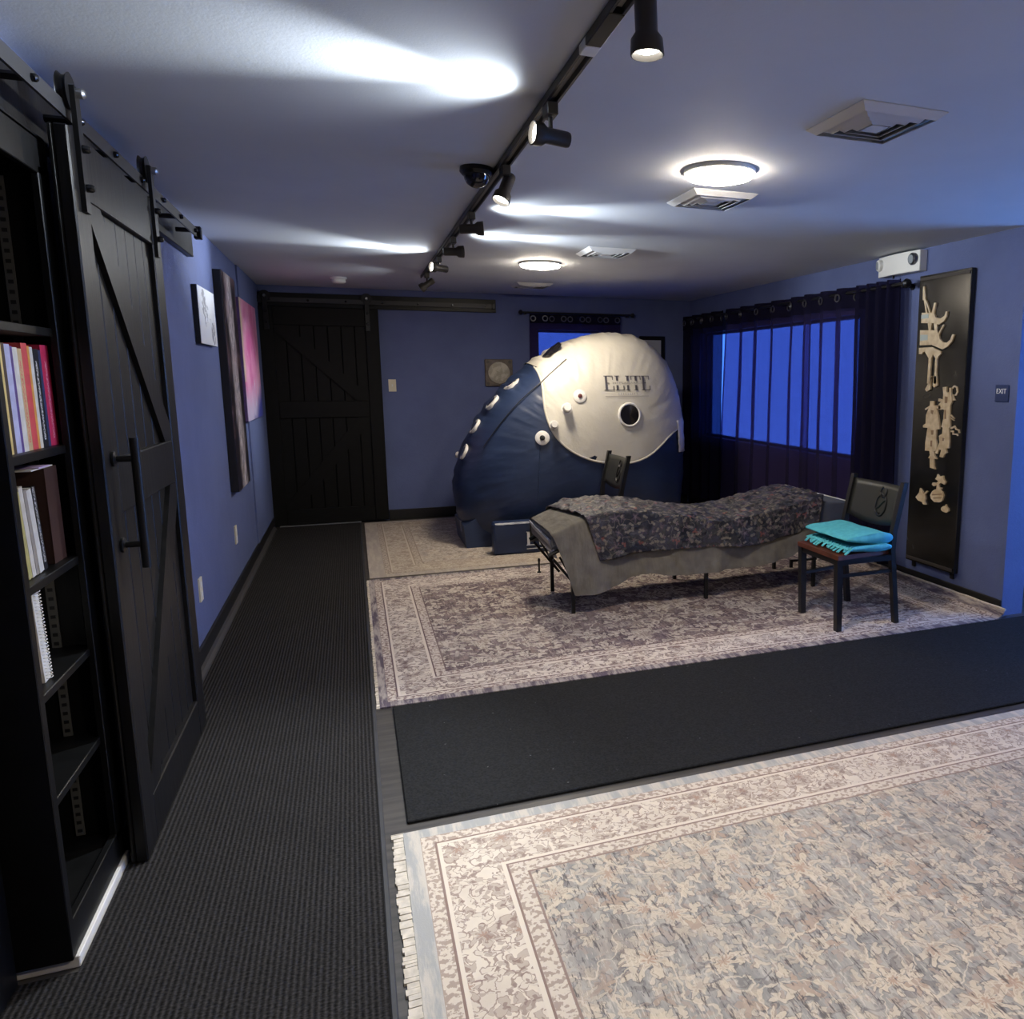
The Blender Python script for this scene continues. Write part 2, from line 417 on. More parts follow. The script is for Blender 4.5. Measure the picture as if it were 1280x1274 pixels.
# ---------------------------------------------------------------- sliding barn doors (K braced)
def barn_door(name, origin, u, n, wd, ht, flip, label, handle=True, DM=None):
    DM = DM or M['door']
    """origin = lower near corner on the front face, u = along the door, n = out of the front face"""
    o, u, n = Vector(origin), Vector(u), Vector(n); Z = Vector((0, 0, 1)); th = .045
    def slab(a0, a1, z0, z1, d0, d1, ch=0):
        c = o + u*(a0+a1)/2 + Z*(z0+z1)/2 + n*(d0+d1)/2
        lo = c - u*(a1-a0)/2 - Z*(z1-z0)/2 - n*(d1-d0)/2; hi = c + u*(a1-a0)/2 + Z*(z1-z0)/2 + n*(d1-d0)/2
        return MB().box(lo, hi, .004)
    base = slab(0, wd, 0, ht, -th, -th+.012)
    root = build(base, name, DM); struct(root, label, 'door')
    npl = 7; sw = .125
    pw = (wd-2*sw+.04)/npl
    for i in range(npl):
        a = sw-.02+pw*i; build(slab(a+.002, a+pw-.002, .05, ht-.05, -th+.012, -.018), 'plank', DM, root)
    build(slab(0, sw, 0, ht, -th+.012, 0), 'stile', DM, root)
    build(slab(wd-sw, wd, 0, ht, -th+.012, 0), 'stile', DM, root)
    zr = [(0, .15), (1.04, 1.20), (ht-.17, ht)]
    for z0, z1 in zr: build(slab(sw, wd-sw, z0, z1, -th+.012, -.001), 'rail_board', DM, root)
    bwid = .115
    def brace(A, B, z0, z1):
        dx, dz = B[0]-A[0], B[1]-A[1]; L = math.hypot(dx, dz); hx = bwid/2*L/abs(dz)
        poly = [(A[0]-hx, A[1]), (A[0]+hx, A[1]), (B[0]+hx, B[1]), (B[0]-hx, B[1])]
        # clip to the opening between the stiles
        lo, hi = sw, wd-sw; out = []
        def clip(P, f):
            R = []
            for i in range(len(P)):
                p, q = P[i], P[(i+1) % len(P)]; fp, fq = f(p), f(q)
                if fp >= 0: R.append(p)
                if fp*fq < 0:
                    t = fp/(fp-fq); R.append((p[0]+(q[0]-p[0])*t, p[1]+(q[1]-p[1])*t))
            return R
        poly = clip(poly, lambda p: p[0]-lo); poly = clip(poly, lambda p: hi-p[0])
        mb = MB().prism(poly, o + n*(-.018), u, Z, n*.016); build(mb, 'diagonal_brace', DM, root)
    e = .03
    a, b = (sw+e, wd-sw-e) if not flip else (wd-sw-e, sw+e)
    brace((a, ht-.17), (b, 1.20), 0, 0); brace((b, 1.04), (a, .15), 0, 0)
    # hangers: strap, wheel, two bolts
    for a in (.07, wd-.10):
        c = o + u*a + n*.006 + Z*(ht-.05)
        hm = MB().obox(c, u*.02, n*.006, Z*.16); hg = build(hm, 'hanger_strap', M['metal_black'], root)
        cw = o + u*a - n*.012 + Z*(ht+.095)
        wh = MB().lathe([(.02, -.012), (.05, -.012), (.042, -.004), (.042, .004), (.05, .012), (.02, .012)], cw, n, 20); build(wh, 'wheel', M['metal_black'], hg, True)
        for dz in (-.045, -.145):
            build(MB().lathe([(.011, 0), (.011, .012), (.007, .018)], o + u*a + n*.012 + Z*(ht+dz), n, 10), 'bolt', M['bolt'], hg, True)
        build(MB().lathe([(.014, 0), (.014, .014), (.009, .02)], o + u*a + n*.012 + Z*(ht+.095), n, 10), 'bolt', M['steel'], hg, True)
    if handle:
        hx = o + u*.075 + n*.058
        hb = MB().tube([hx+Z*.885, hx+Z*1.265], .0125, 12); h = build(hb, 'handle', M['metal_black'], root, True)
        for zz in (.955, 1.205):
            build(MB().tube([hx+Z*zz - n*.06, hx+Z*zz], .009, 10), 'handle_post', M['metal_black'], h, True)
            build(MB().lathe([(.022, 0), (.022, .006), (.012, .01)], hx+Z*zz - n*.057, n, 14), 'rosette', M['metal_black'], h, True)
    return root
barn_door('door_1', (.134, 1.25, .012), (0, 1, 0), (1, 0, 0), 1.01, 2.085, False, 'black K braced sliding barn door with long pull bar beside the bookcase')
barn_door('door_2', (.005, 6.925, .018), (1, 0, 0), (0, -1, 0), 1.06, 2.085, False, 'black sliding barn door in the far left corner of the back wall', False, M['door_matte'])
def rail(name, p0, p1, n, zc, label, spc):
    t = thing(name, (Vector(p0)+Vector(p1))/2 + Vector((0, 0, zc)), label, 'door rail')
    a, b, n = Vector(p0)+Vector((0, 0, zc)), Vector(p1)+Vector((0, 0, zc)), Vector(n); d = (b-a).normalized(); L = (b-a).length
    build(MB().bar(a, b, .007, .042), 'flat_rail', M['railm'], t)
    k = int(L/spc)
    for i in range(k+1):
        p = a + d*(.08 + (L-.16)*i/k)
        build(MB().lathe([(.010, .0), (.010, .010), (.006, .014)], p + n*.003, n, 8), 'bolt', M['bolt'], t, True)
        build(MB().lathe([(.011, 0), (.011, .072)], p - n*.075, n, 8), 'spacer', M['metal_black'], t, True)
    for p in (a, b): build(MB().box(p - d*.018 - n*.012 - Vector((0, 0, .03)), p + d*.018 + n*.022 + Vector((0, 0, .03)), .004), 'door_stop', M['metal_black'], t)
M['railm'] = plain('dark_grey_rail_steel', (.030, .030, .033, 1), .45, .5, .2)
rail('barn_door_rail', (.118, .30, 0), (.118, 3.21, 0), (1, 0, 0), 2.145, 'flat dark steel rail carrying the left barn door over the bookcase', .36)
rail('barn_door_rail', (.03, 6.94, 0), (2.19, 6.94, 0), (0, -1, 0), 2.165, 'flat black rail carrying the barn door on the back wall', .36)
struct(build(MB().box((0, -.4, 2.085), (.030, 3.64, 2.235), .003), 'trim_2', M['door']), 'black header board behind the left barn door rail', 'trim')
struct(build(MB().box((.0, 6.975, 2.105), (2.22, 7.0, 2.235), .003), 'trim_3', M['black_paint']), 'black header board behind the rail on the back wall', 'trim')

# ================================================================ FLOOR COVERINGS
t = thing('runner_carpet', (.4, 2, 0), 'dark ribbed charcoal carpet runner along the left wall', 'carpet')
build(MB().prism([(-.055, -3.1), (.785, -3.1), (.785, 6.96), (.016, 6.96), (.016, 1.34), (.078, 1.34), (.078, .805), (-.055, .805)], (0, 0, .0), (1, 0, 0), (0, 1, 0), (0, 0, .009)), 'pile', M['runner'], t)
build(MB().box((.785, -3.1, 0), (.801, 6.96, .010), .003), 'edge_binding', M['grey_trim'], t)
tag(build(MB().box((.872, 1.188, .0), (4.95, 2.15, .012), .003), 'floor_mat', M['mat']), 'smooth black floor mat lying between the two big rugs', 'mat')
def rug(name, x0, x1, y0, y1, z, mat, label, curl=False, fringe=None, th=.008):
    t = thing(name, ((x0+x1)/2, (y0+y1)/2, z), label, 'rug')
    if curl:
        xs = [x0] + [x0+(x1-x0)*i/14 for i in range(1, 12)]; xs += [x1-.16+.16*i/14 for i in range(15)]
        xs = sorted(set(xs)); ny = 30
        def prof(x):
            s = x-(x1-.10)
            if s <= 0: return x, 0.0
            a = s/.085; return x1-.10+.085*math.sin(min(a, 1.35)), .085*(1-math.cos(min(a, 1.35)))
        mb = MB()
        for side in (0, 1):
            i0 = len(mb.v)
            for x in xs:
                for j in range(ny+1):
                    y = y0+(y1-y0)*j/ny; X, Z = prof(x); w = .004*nz(j*.7)*max(0, (x-(x1-.12))/.12)
                    mb.v.append((X - (.006 if side == 0 and Z > .004 else 0)*0, y, z + Z + (0 if side == 0 else th) + w))
            for i in range(len(xs)-1):
                for j in range(ny): mb.f.append((i0+i*(ny+1)+j, i0+(i+1)*(ny+1)+j, i0+(i+1)*(ny+1)+j+1, i0+i*(ny+1)+j+1))
        n1 = len(xs)*(ny+1)
        ring = [i*(ny+1) for i in range(len(xs))] + [(len(xs)-1)*(ny+1)+j for j in range(1, ny+1)] + [i*(ny+1)+ny for i in range(len(xs)-2, -1, -1)] + [j for j in range(ny-1, 0, -1)]
        for k in range(len(ring)): a, b = ring[k], ring[(k+1) % len(ring)]; mb.f.append((a, b, b+n1, a+n1))
        build(mb, 'pile', mat, t, True)
        e = MB().tube([(prof(x1)[0], y0+(y1-y0)*j/ny, z+prof(x1)[1]+.006+.005*nz(j*.9)) for j in range(ny+1)], .008, 6); build(e, 'bound_edge', M['rugcream'], t, True)
    else:
        build(MB().box((x0, y0, z), (x1, y1, z+th), .002), 'pile', mat, t)
    if fringe:
        w, mt = fringe; f = MB(); y = y0
        while y < y1:
            dy = random.uniform(.010, .022); ln = w*random.uniform(.75, 1.0)
            f.box((x0-ln, y, z), (x0+.004, min(y+dy*.92, y1), z+th*random.uniform(.6, 1.0))); y += dy
        tag(build(f, 'fringe', mt, t), 'cream cotton fringe', kind='stuff')
    return t
M['rugcream'] = plain('cream_wool', (.60, .53, .44, 1), .95, .1, var=.15, vs=40)
s = srgb
NX0, NX1, NY0, NY1 = .853, 3.92, -1.95, 1.132
M['rug_near'] = rug_mat('faded_blue_rug', NX1-NX0, NY1-NY0, s(146, 142, 136), s(178, 170, 160), s(210, 194, 172), s(170, 152, 138), s(88, 82, 84), s(164, 132, 114), s(166, 164, 160), s(220, 206, 188), s(142, 120, 110), 1.3, .8, 1.2)
rug('area_rug', NX0, NX1, NY0, NY1, 0, M['rug_near'], 'large faded blue and cream persian rug in the foreground', fringe=(.036, M['rugcream']))
M['rug_mid'] = rug_mat('mauve_rug', 3.6, 2.33, s(104, 90, 95), s(130, 115, 116), s(206, 194, 180), s(140, 122, 117), s(56, 46, 52), s(112, 88, 86), s(94, 84, 95), s(212, 200, 188), s(106, 88, 90), 4.7, .6, .85)
rug('area_rug', 0.819, 4.412, 2.165, 4.50, 0, M['rug_mid'], 'mauve and cream persian rug under the draped bed', curl=True, fringe=(.016, M['rugcream']))
M['rug_back'] = rug_mat('beige_rug', 3.3, 2.25, s(158, 148, 138), s(176, 166, 156), s(200, 188, 172), s(142, 128, 118), s(118, 106, 100), s(146, 126, 114), s(160, 150, 142), s(186, 174, 158), s(144, 128, 116), 8.1, .3, 1.0)
rug('area_rug', .825, 4.25, 4.545, 6.86, 0, M['rug_back'], 'pale beige persian rug under the inflatable chamber', th=.009)

# ================================================================ INFLATABLE HYPERBARIC CHAMBER
CY, CHD, CP = 5.62, .56, 2.7        # mid plane, half depth, superellipse power
CC = (2.72, .80)
outl = [(1.60, .24), (1.575, .387), (1.578, .564), (1.607, .703), (1.655, .84), (1.739, 1.012), (1.847, 1.169), (1.991, 1.334), (2.135, 1.458), (2.265, 1.563),
        (2.426, 1.668), (2.61, 1.755), (2.796, 1.812), (3.023, 1.838), (3.216, 1.812), (3.39, 1.715), (3.525, 1.55), (3.61, 1.346), (3.655, 1.158),
        (3.682, .928), (3.685, .697), (3.68, .464), (3.655, .23), (3.56, .06), (3.40, .03), (2.9, .03), (2.4, .03), (1.95, .03), (1.76, .05), (1.66, .12)]
pol = sorted((math.atan2(z-CC[1], x-CC[0]), math.hypot(x-CC[0], z-CC[1])) for x, z in outl)
def Rad(a):
    a = math.atan2(math.sin(a), math.cos(a)); n = len(pol)
    import bisect
    k = bisect.bisect([p[0] for p in pol], a)
    def P(i):
        q, w = divmod(i, n); return pol[w][0] + 2*PI*q, pol[w][1]
    p0, p1, p2, p3 = P(k-2), P(k-1), P(k), P(k+1)
    t = (a-p1[0])/(p2[0]-p1[0]); m1 = (p2[1]-p0[1])/(p2[0]-p0[0])*(p2[0]-p1[0]); m2 = (p3[1]-p1[1])/(p3[0]-p1[0])*(p2[0]-p1[0])
    return (2*t**3-3*t*t+1)*p1[1] + (t**3-2*t*t+t)*m1 + (-2*t**3+3*t*t)*p2[1] + (t**3-t*t)*m2
def cham_y(x, z):
    dx, dz = x-CC[0], z-CC[1]; r = min(.999, math.hypot(dx, dz)/Rad(math.atan2(dz, dx)))
    return CY - CHD*(1-r**CP)**(1/CP)
def cham(a, psi, off=0.0):
    """psi -pi/2..pi/2 : front pole to back pole"""
    c, s_ = max(0, math.cos(psi)), math.sin(psi)
    sv = c**(2/CP); yv = math.copysign(abs(s_)**(2/CP), s_)
    R = Rad(a)
    rho = sv
    edge = max(0, min(1, (rho-.55)/.35))
    fold = nz(a*11, psi*1.6, 1.0)*.5 + nz(a*26, psi*2.2, 3.0)*.5
    wr = .034*edge*fold + .012*nz(a*3, psi*3, 8)
    r = R*sv*(1+wr*.9/max(R, .3)) + off
    y = CY + (CHD+off)*yv + (.028*edge*fold if s_ < 0 else 0)
    return Vector((CC[0]+r*math.cos(a), y, max(.0095, CC[1]+r*math.sin(a))))
NA, NP = 300, 110
psis = [-PI/2 + PI*(i+.15)/(NP-.7) for i in range(NP)]
poly_w = [(2.06, 1.68), (2.253, 1.56), (2.272, 1.49), (2.284, 1.391), (2.276, 1.259), (2.283, 1.127), (2.327, .994), (2.41, .886), (2.525, .801), (2.664, .742), (2.808, .714), (3.03, .704), (3.188, .754), (3.314, .839), (3.43, .94), (3.56, 1.0), (4.2, 1.02), (4.2, 2.6), (1.7, 2.6)]
# soften the polygon (closed chaikin on the visible span)
for _ in range(2):
    q = [poly_w[0]]
    for i in range(0, len(poly_w)-4):
        a, b = poly_w[i], poly_w[i+1]; q += [(a[0]*.75+b[0]*.25, a[1]*.75+b[1]*.25), (a[0]*.25+b[0]*.75, a[1]*.25+b[1]*.75)]
    poly_w = q + poly_w[-4:]
def inside(x, z):
    r = False; n = len(poly_w)
    for i in range(n):
        (x0, z0), (x1, z1) = poly_w[i], poly_w[(i+1) % n]
        if (z0 > z) != (z1 > z) and x < (x1-x0)*(z-z0)/(z1-z0)+x0: r = not r
    return r
def nearest(x, z):
    best = (9, 0, 0)
    for i in range(len(poly_w)-1):
        (x0, z0), (x1, z1) = poly_w[i], poly_w[i+1]; dx, dz = x1-x0, z1-z0
        t = max(0, min(1, ((x-x0)*dx+(z-z0)*dz)/(dx*dx+dz*dz))); px, pz = x0+t*dx, z0+t*dz
        d = math.hypot(x-px, z-pz)
        if d < best[0]: best = (d, px, pz)
    return best
vs = [[cham(2*PI*i/NA, p) for p in psis] for i in range(NA)]
ch = thing('hyperbaric_chamber', (2.65, 5.6, 0), 'large inflated navy and white hyperbaric chamber at the back of the room', 'chamber')
m = Mat('navy_coated_fabric', .42, .5); n = m.noise(3, 3); m.col(m.mix(n.step(.3, .7), (.014, .026, .068, 1), (.021, .037, .090, 1)))
x, y, z = m.xyz(); m.bump(m.noise(4, 2, .5, m.vec(x+z*.6, y, z*2.6-x*1.2)), .22, .03); M['navy'] = m.m
m = Mat('white_coated_fabric', .42, .5); n = m.noise(3, 3); m.col(m.mix(n.step(.3, .7), (.56, .53, .47, 1), (.61, .58, .51, 1)))
x, y, z = m.xyz(); m.bump(m.noise(4, 3, .6, m.vec(x*1.5-z, y, z*1.5+x)), .22, .03); M['whitefab'] = m.m
nav = MB(); nav.v = [tuple(p) for r in vs for p in r]
for i in range(NA):
    for j in range(NP-1): nav.f.append((i*NP+j, ((i+1) % NA)*NP+j, ((i+1) % NA)*NP+j+1, i*NP+j+1))
nav.f.append(tuple(i*NP for i in range(NA))); nav.f.append(tuple(i*NP+NP-1 for i in range(NA)))
build(nav, 'inflated_body', M['navy'], ch, 'all')
wh = MB(); ins = [[inside(p.x, p.z) for p in r] for r in vs]; idx = {}
def wv(i, j):
    i %= NA
    if (i, j) not in idx:
        p = cham(2*PI*i/NA, psis[j], .010)
        x, z = p.x, p.z
        nb = all(ins[(i+di) % NA][max(0, min(NP-1, j+dj))] for di in (-1, 0, 1) for dj in (-1, 0, 1))
        if not nb:
            d, px, pz = nearest(x, z)
            if d < .04 and psis[j] < .5:
                a2 = math.atan2(pz-CC[1], px-CC[0]); r2 = math.hypot(px-CC[0], pz-CC[1])/Rad(a2)
                if r2 < .97: p = Vector((px, cham_y(px, pz)-.010, pz))
        idx[(i, j)] = len(wh.v); wh.v.append(tuple(p))
    return idx[(i, j)]
for i in range(NA):
    for j in range(NP-1):
        if all(ins[a % NA][b] for a in (i, i+1) for b in (j, j+1)): wh.f.append((wv(i, j), wv(i+1, j), wv(i+1, j+1), wv(i, j+1)))
cap = [i for i in range(NA) if ins[i][0]]
if len(cap) == NA: wh.f.append(tuple(wv(i, 0) for i in range(NA)))
build(wh, 'white_cover', M['whitefab'], ch, 'all')
# piping along the white edge on the front
pp = []
for (x, z) in poly_w[:-4]:
    a = math.atan2(z-CC[1], x-CC[0])
    if math.hypot(x-CC[0], z-CC[1])/Rad(a) < .985: pp.append((x, cham_y(x, z)-.008, z))
build(MB().tube(pp, .009, 8), 'piping', M['whitefab'], ch, True)
def cnorm(x, z):
    e = .01; dx = (cham_y(x+e, z)-cham_y(x-e, z))/(2*e); dz = (cham_y(x, z+e)-cham_y(x, z-e))/(2*e)
    return Vector((dx, -1, dz)).normalized()
def on(x, z, off=.012): return Vector((x, cham_y(x, z), z)) + cnorm(x, z)*off
M['port_glass'] = plain('dark_acrylic', (.012, .011, .014, 1), .08, .6)
M['knobw'] = plain('glossy_white_plastic', (.75, .73, .70, 1), .25)
M['darkhole'] = plain('dark_rubber', (.012, .012, .013, 1), .4)
M['redhole'] = plain('dark_red_plastic', (.10, .02, .02, 1), .4)
# round window
wc = (3.005, 1.125); nn_ = cnorm(*wc)
pw = build(MB().torus(on(*wc, .016), nn_, .096, .012, 36, 8), 'porthole_ring', M['knobw'], ch, True)
build(MB().lathe([(.094, -.01), (.094, .012), (.0, .016)], on(*wc, .010), nn_, 32), 'porthole_glass', M['port_glass'], pw, True)
# valves and knobs
def disc(x, z, r, hole, mh):
    nn = cnorm(x, z); v = build(MB().lathe([(r, -.02), (r, .008), (r*.8, .014), (r*.3, .014)], on(x, z, .012), nn, 28), 'valve_flange', M['knobw'], ch, True)
    build(MB().lathe([(hole, 0), (hole, .012), (hole*.6, .016)], on(x, z, .024), nn, 14), 'valve_plug', mh, v, True)
disc(2.575, 1.285, .056, .018, M['redhole']); disc(2.245, .945, .060, .022, M['darkhole'])
for (x, z, r) in ((2.46, 1.185, .036), (2.345, 1.05, .030)):
    nn = cnorm(x, z); k = build(MB().lathe([(r*1.35, -.02), (r*1.35, .006)], on(x, z, .012), nn, 24), 'knob_base', M['knobw'], ch, True)
    build(MB().lathe([(r, 0), (r, .075), (r*.85, .085)], on(x, z, .012), nn, 24), 'knob', M['knobw'], k, True)
# oval ports along the sloping left side
for (a_deg, psi, rw) in ((137.5, -.16, .062), (152, -.16, .062), (166.5, -.16, .056), (179, -.14, .056)):
    a = math.radians(a_deg); p = cham(a, psi, .004)
    nr = (cham(a, psi, .05)-cham(a, psi, 0)); ta = (cham(a+.05, psi)-cham(a-.05, psi)).normalized(); tb = Vector((0, 1, 0)); nr = ta.cross(tb).normalized()
    if nr.dot(p-Vector((CC[0], CY, CC[1]))) < 0: nr = -nr
    v = build(MB().lathe([(rw*1.25, -.03), (rw*1.25, .002), (rw*.9, .004)], p, nr, 28), 'side_port', M['knobw'], ch, True)
    build(MB().lathe([(rw*.8, 0), (rw*.78, .003)], p+nr*.003, nr, 24), 'port_glass', M['port_glass'], v, True)
a = math.radians(108.5); p = cham(a, -.2, .012); ta = (cham(a+.05, -.2)-cham(a-.05, -.2)).normalized(); nr = ta.cross(Vector((0, 1, 0))).normalized()
if nr.z < 0: nr = -nr
mb = MB().lathe([(.10, -.02), (.10, .008), (.06, .014)], p, nr, 28)
build(mb, 'top_window', M['port_glass'], ch, True)
# zipper line over the shoulder, vertical seam, white valve at the far side
zp = [on(x, z, .016) for x, z in ((2.51, 1.59), (2.41, 1.51), (2.34, 1.45), (2.274, 1.391), (2.18, 1.315), (2.094, 1.239), (2.0, 1.14), (1.923, 1.048), (1.85, .95), (1.788, .862))]
build(MB().tube(zp, .0045, 6), 'zipper', M['darkhole'], ch, True)
build(MB().tube([on(x, z, .004) for x, z in ((2.225, .88), (2.215, .75), (2.205, .62), (2.20, .5), (2.195, .42))], .004, 6), 'seam', M['navy'], ch, True)
build(MB().lathe([(.03, 0), (.03, .05), (.02, .06)], cham(PI+.05, .3, -.02), (-1, .3, .2), 14), 'rear_valve', M['knobw'], ch, True)
# white label panel on the right flank
rp = MB().grid(lambda u, v: cham(math.radians(-2+20*u), -.68+.34*v, .012), 12, 8); build(rp, 'flank_panel', M['knobw'], ch, True, solid=.004)
# navy floor skirt on the left below the nose
sk = MB(); sk.prism([(1.62, .0095), (2.30, .0095), (2.30, .26), (1.70, .26), (1.60, .20)], (0, 5.30, 0), (1, 0, 0), (0, 0, 1), (0, .62, 0)); build(sk, 'floor_skirt', M['navy'], ch)
build(MB().box((1.60, 5.5, .12), (1.63, 5.56, .21), .004), 'corner_tag', plain('grey_webbing', (.25, .26, .3, 1), .7), ch)
# lettering on the cover: stems and hairlines, moulded to the surface
M['ink'] = plain('grey_navy_print', (.075, .070, .085, 1), .5); M['ink_light'] = plain('pale_grey_print', (.30, .28, .28, 1), .5)
def conform(mb, off=.0175):
    mb.v = [tuple(Vector((v[0], cham_y(v[0], v[2]) - off + v[1], v[2]))) for v in mb.v]; return mb
def rect(mb, x0, x1, z0, z1):
    nx = max(1, int((x1-x0)/.02)); nz_ = max(1, int((z1-z0)/.02))
    i0 = len(mb.v)
    for i in range(nx+1):
        for j in range(nz_+1): mb.v.append((x0+(x1-x0)*i/nx, 0, z0+(z1-z0)*j/nz_))
    for i in range(nx):
        for j in range(nz_):
            a = i0+i*(nz_+1)+j; mb.f.append((a, a+nz_+1, a+nz_+2, a+1))
X0, Z0, LH = 2.800, 1.335, .125
def letter(c, x):
    mb = MB(); up = MB(); st, hl = .020, .006; gap = (LH*.36, LH*.66)
    def stem(x, cut):
        if cut: rect(mb, x, x+st, Z0, Z0+gap[0]); rect(up, x, x+st, Z0+gap[1], Z0+LH)
        else: rect(mb, x, x+st, Z0, Z0+LH)
        rect(mb, x-.010, x+st+.010, Z0, Z0+hl); rect(up if cut else mb, x-.010, x+st+.010, Z0+LH-hl, Z0+LH)
    if c == 'E':
        stem(x, False); rect(mb, x, x+.075, Z0, Z0+hl); rect(mb, x, x+.070, Z0+LH-hl, Z0+LH); rect(mb, x+.064, x+.070, Z0+LH-.035, Z0+LH); rect(mb, x+.070, x+.078, Z0, Z0+.038)
        rect(mb, x+st, x+.036, Z0+LH*.5-hl/2, Z0+LH*.5+hl/2)
    if c == 'L': stem(x, True); rect(mb, x, x+.070, Z0, Z0+hl); rect(mb, x+.064, x+.072, Z0, Z0+.042)
    if c == 'I': stem(x, True)
    if c == 'T': stem(x, True); rect(up, x-.038, x+.058, Z0+LH-hl, Z0+LH); rect(up, x-.038, x-.030, Z0+LH-.035, Z0+LH); rect(up, x+.050, x+.058, Z0+LH-.035, Z0+LH)
    return [conform(q) for q in (mb, up) if q.v]
for c, dx in (('E', 0), ('L', .098), ('I', .195), ('T', .272), ('E', .345)):
    for q in letter(c, X0+dx): build(q, 'letter_stroke', M['ink'], ch)
tm = text_mesh('HYPERBARICS', .026); tm.v = [(X0+.205+v[0]*1.75, 0, Z0+LH*.51+v[1]) for v in tm.v]; build(conform(tm), 'small_lettering', M['ink_light'], ch)
ul = MB(); rect(ul, X0-.005, X0+.40, Z0-.052, Z0-.048)
for k in range(9): rect(ul, X0+.115+k*.021, X0+.119+k*.021, Z0-.038, Z0-.020)
build(conform(ul), 'underline', M['ink_light'], ch)

# navy step block with white lettering in front of the chamber
b = thing('step_block', (2.3, 4.98, 0), 'navy padded step block with white letters in front of the chamber', 'step')
build(MB().box((1.79, 4.93, .010), (2.86, 5.06, .275), .014), 'padded_body', M['navy'], b)
em = MB()
def blk(x0, x1, z0, z1): em.box((x0, 4.926, z0), (x1, 4.932, z1))
EX, EZ, EH = 2.062, .075, .118
def bigE(x): blk(x, x+.022, EZ, EZ+EH); blk(x-.006, x+.062, EZ, EZ+.007); blk(x-.006, x+.058, EZ+EH-.007, EZ+EH); blk(x+.056, x+.064, EZ, EZ+.032); blk(x+.052, x+.058, EZ+EH-.03, EZ+EH); blk(x+.02, x+.042, EZ+EH*.5, EZ+EH*.5+.007)
bigE(EX); blk(EX+.10, EX+.122, EZ, EZ+EH); blk(EX+.10, EX+.16, EZ, EZ+.007); blk(EX+.19, EX+.212, EZ, EZ+EH); blk(EX+.275, EX+.297, EZ, EZ+EH); blk(EX+.245, EX+.327, EZ+EH-.007, EZ+EH); bigE(EX+.36)
build(em, 'lettering', plain('white_print', (.72, .71, .69, 1), .5), b)
build(MB().box((EX-.005, 4.926, .045), (EX+.42, 4.932, .050)), 'underline', M['knobw'], b)

# ================================================================ DRAPED CONTOUR BED
import bisect
pz = [(1.80, .500), (1.86, .528), (2.05, .600), (2.25, .622), (2.40, .615), (2.62, .580), (2.93, .528), (3.11, .526), (3.37, .568), (3.57, .610), (3.72, .636), (3.90, .628), (4.0, .62)]
def bz(x):
    k = max(1, min(len(pz)-2, bisect.bisect([p[0] for p in pz], x))); p0, p1 = pz[k-1], pz[k]; t = (x-p0[0])/(p1[0]-p0[0]); t = max(0, min(1, t))
    m0 = (p1[1]-pz[max(0, k-2)][1])/(p1[0]-pz[max(0, k-2)][0])*(p1[0]-p0[0]); m1 = (pz[min(len(pz)-1, k+1)][1]-p0[1])/(pz[min(len(pz)-1, k+1)][0]-p0[0])*(p1[0]-p0[0])
    return (2*t**3-3*t*t+1)*p0[1] + (t**3-2*t*t+t)*m0 + (-2*t**3+3*t*t)*p1[1] + (t**3-t*t)*m1
BY0, BY1 = 3.19, 3.76
bed = thing('massage_bed', (2.9, 3.47, 0), 'contoured massage bed on thin black legs in the middle of the mauve rug', 'bed')
M['greyvinyl'] = plain('grey_vinyl', (.085, .090, .105, 1), .45, var=.1)
M['headsheet'] = plain('slate_grey_sheet', (.085, .095, .125, 1), .8, .2, var=.15, vs=5, bump=.2, bs=25)
# mattress: foot section and head section, wave shaped
def mat_section(x0, x1, th, e0=0.0):
    mb = MB(); N = 24
    for i in range(N+1):
        x = x0+(x1-x0)*i/N; z = bz(x)-.012
        for (y, dz) in ((BY0+.012, -th+.015), (BY0, -th+.03), (BY0, -.02), (BY0+.015, 0), (BY1-.015, 0), (BY1, -.02), (BY1, -th+.03), (BY1-.012, -th+.015)):
            mb.v.append((x, y, z+dz))
    for i in range(N):
        for k in range(8): mb.f.append((i*8+k, i*8+(k+1) % 8, (i+1)*8+(k+1) % 8, (i+1)*8+k))
    mb.f.append(tuple(range(8))); mb.f.append(tuple(N*8+k for k in range(8))); return mb
build(mat_section(1.85, 3.62, .11), 'mattress', M['greyvinyl'], bed, True)
hd = MB()
hp = [(3.60, BY0-.01), (3.945, BY0-.015), (3.80, BY1+.02), (3.60, BY1+.02)]
hz = [.598, .600, .640, .636]
hd.v = [(x, y, z) for (x, y), z in zip(hp, hz)] + [(x, y, z-.16) for (x, y), z in zip(hp, hz)]
hd.f = [(0, 1, 2, 3), (7, 6, 5, 4), (0, 4, 5, 1), (1, 5, 6, 2), (2, 6, 7, 3), (3, 7, 4, 0)]
hb = build(hd, 'head_cushion', M['headsheet'], bed)
bm_ = hb.modifiers.new('rounded', 'BEVEL'); bm_.width = .014; bm_.segments = 2
build(MB().tube([(3.935, BY0-.012, .601), (3.797, BY1+.015, .641)], .005, 6), 'cushion_piping', plain('pale_piping', (.55, .54, .52, 1), .6), hb, True)
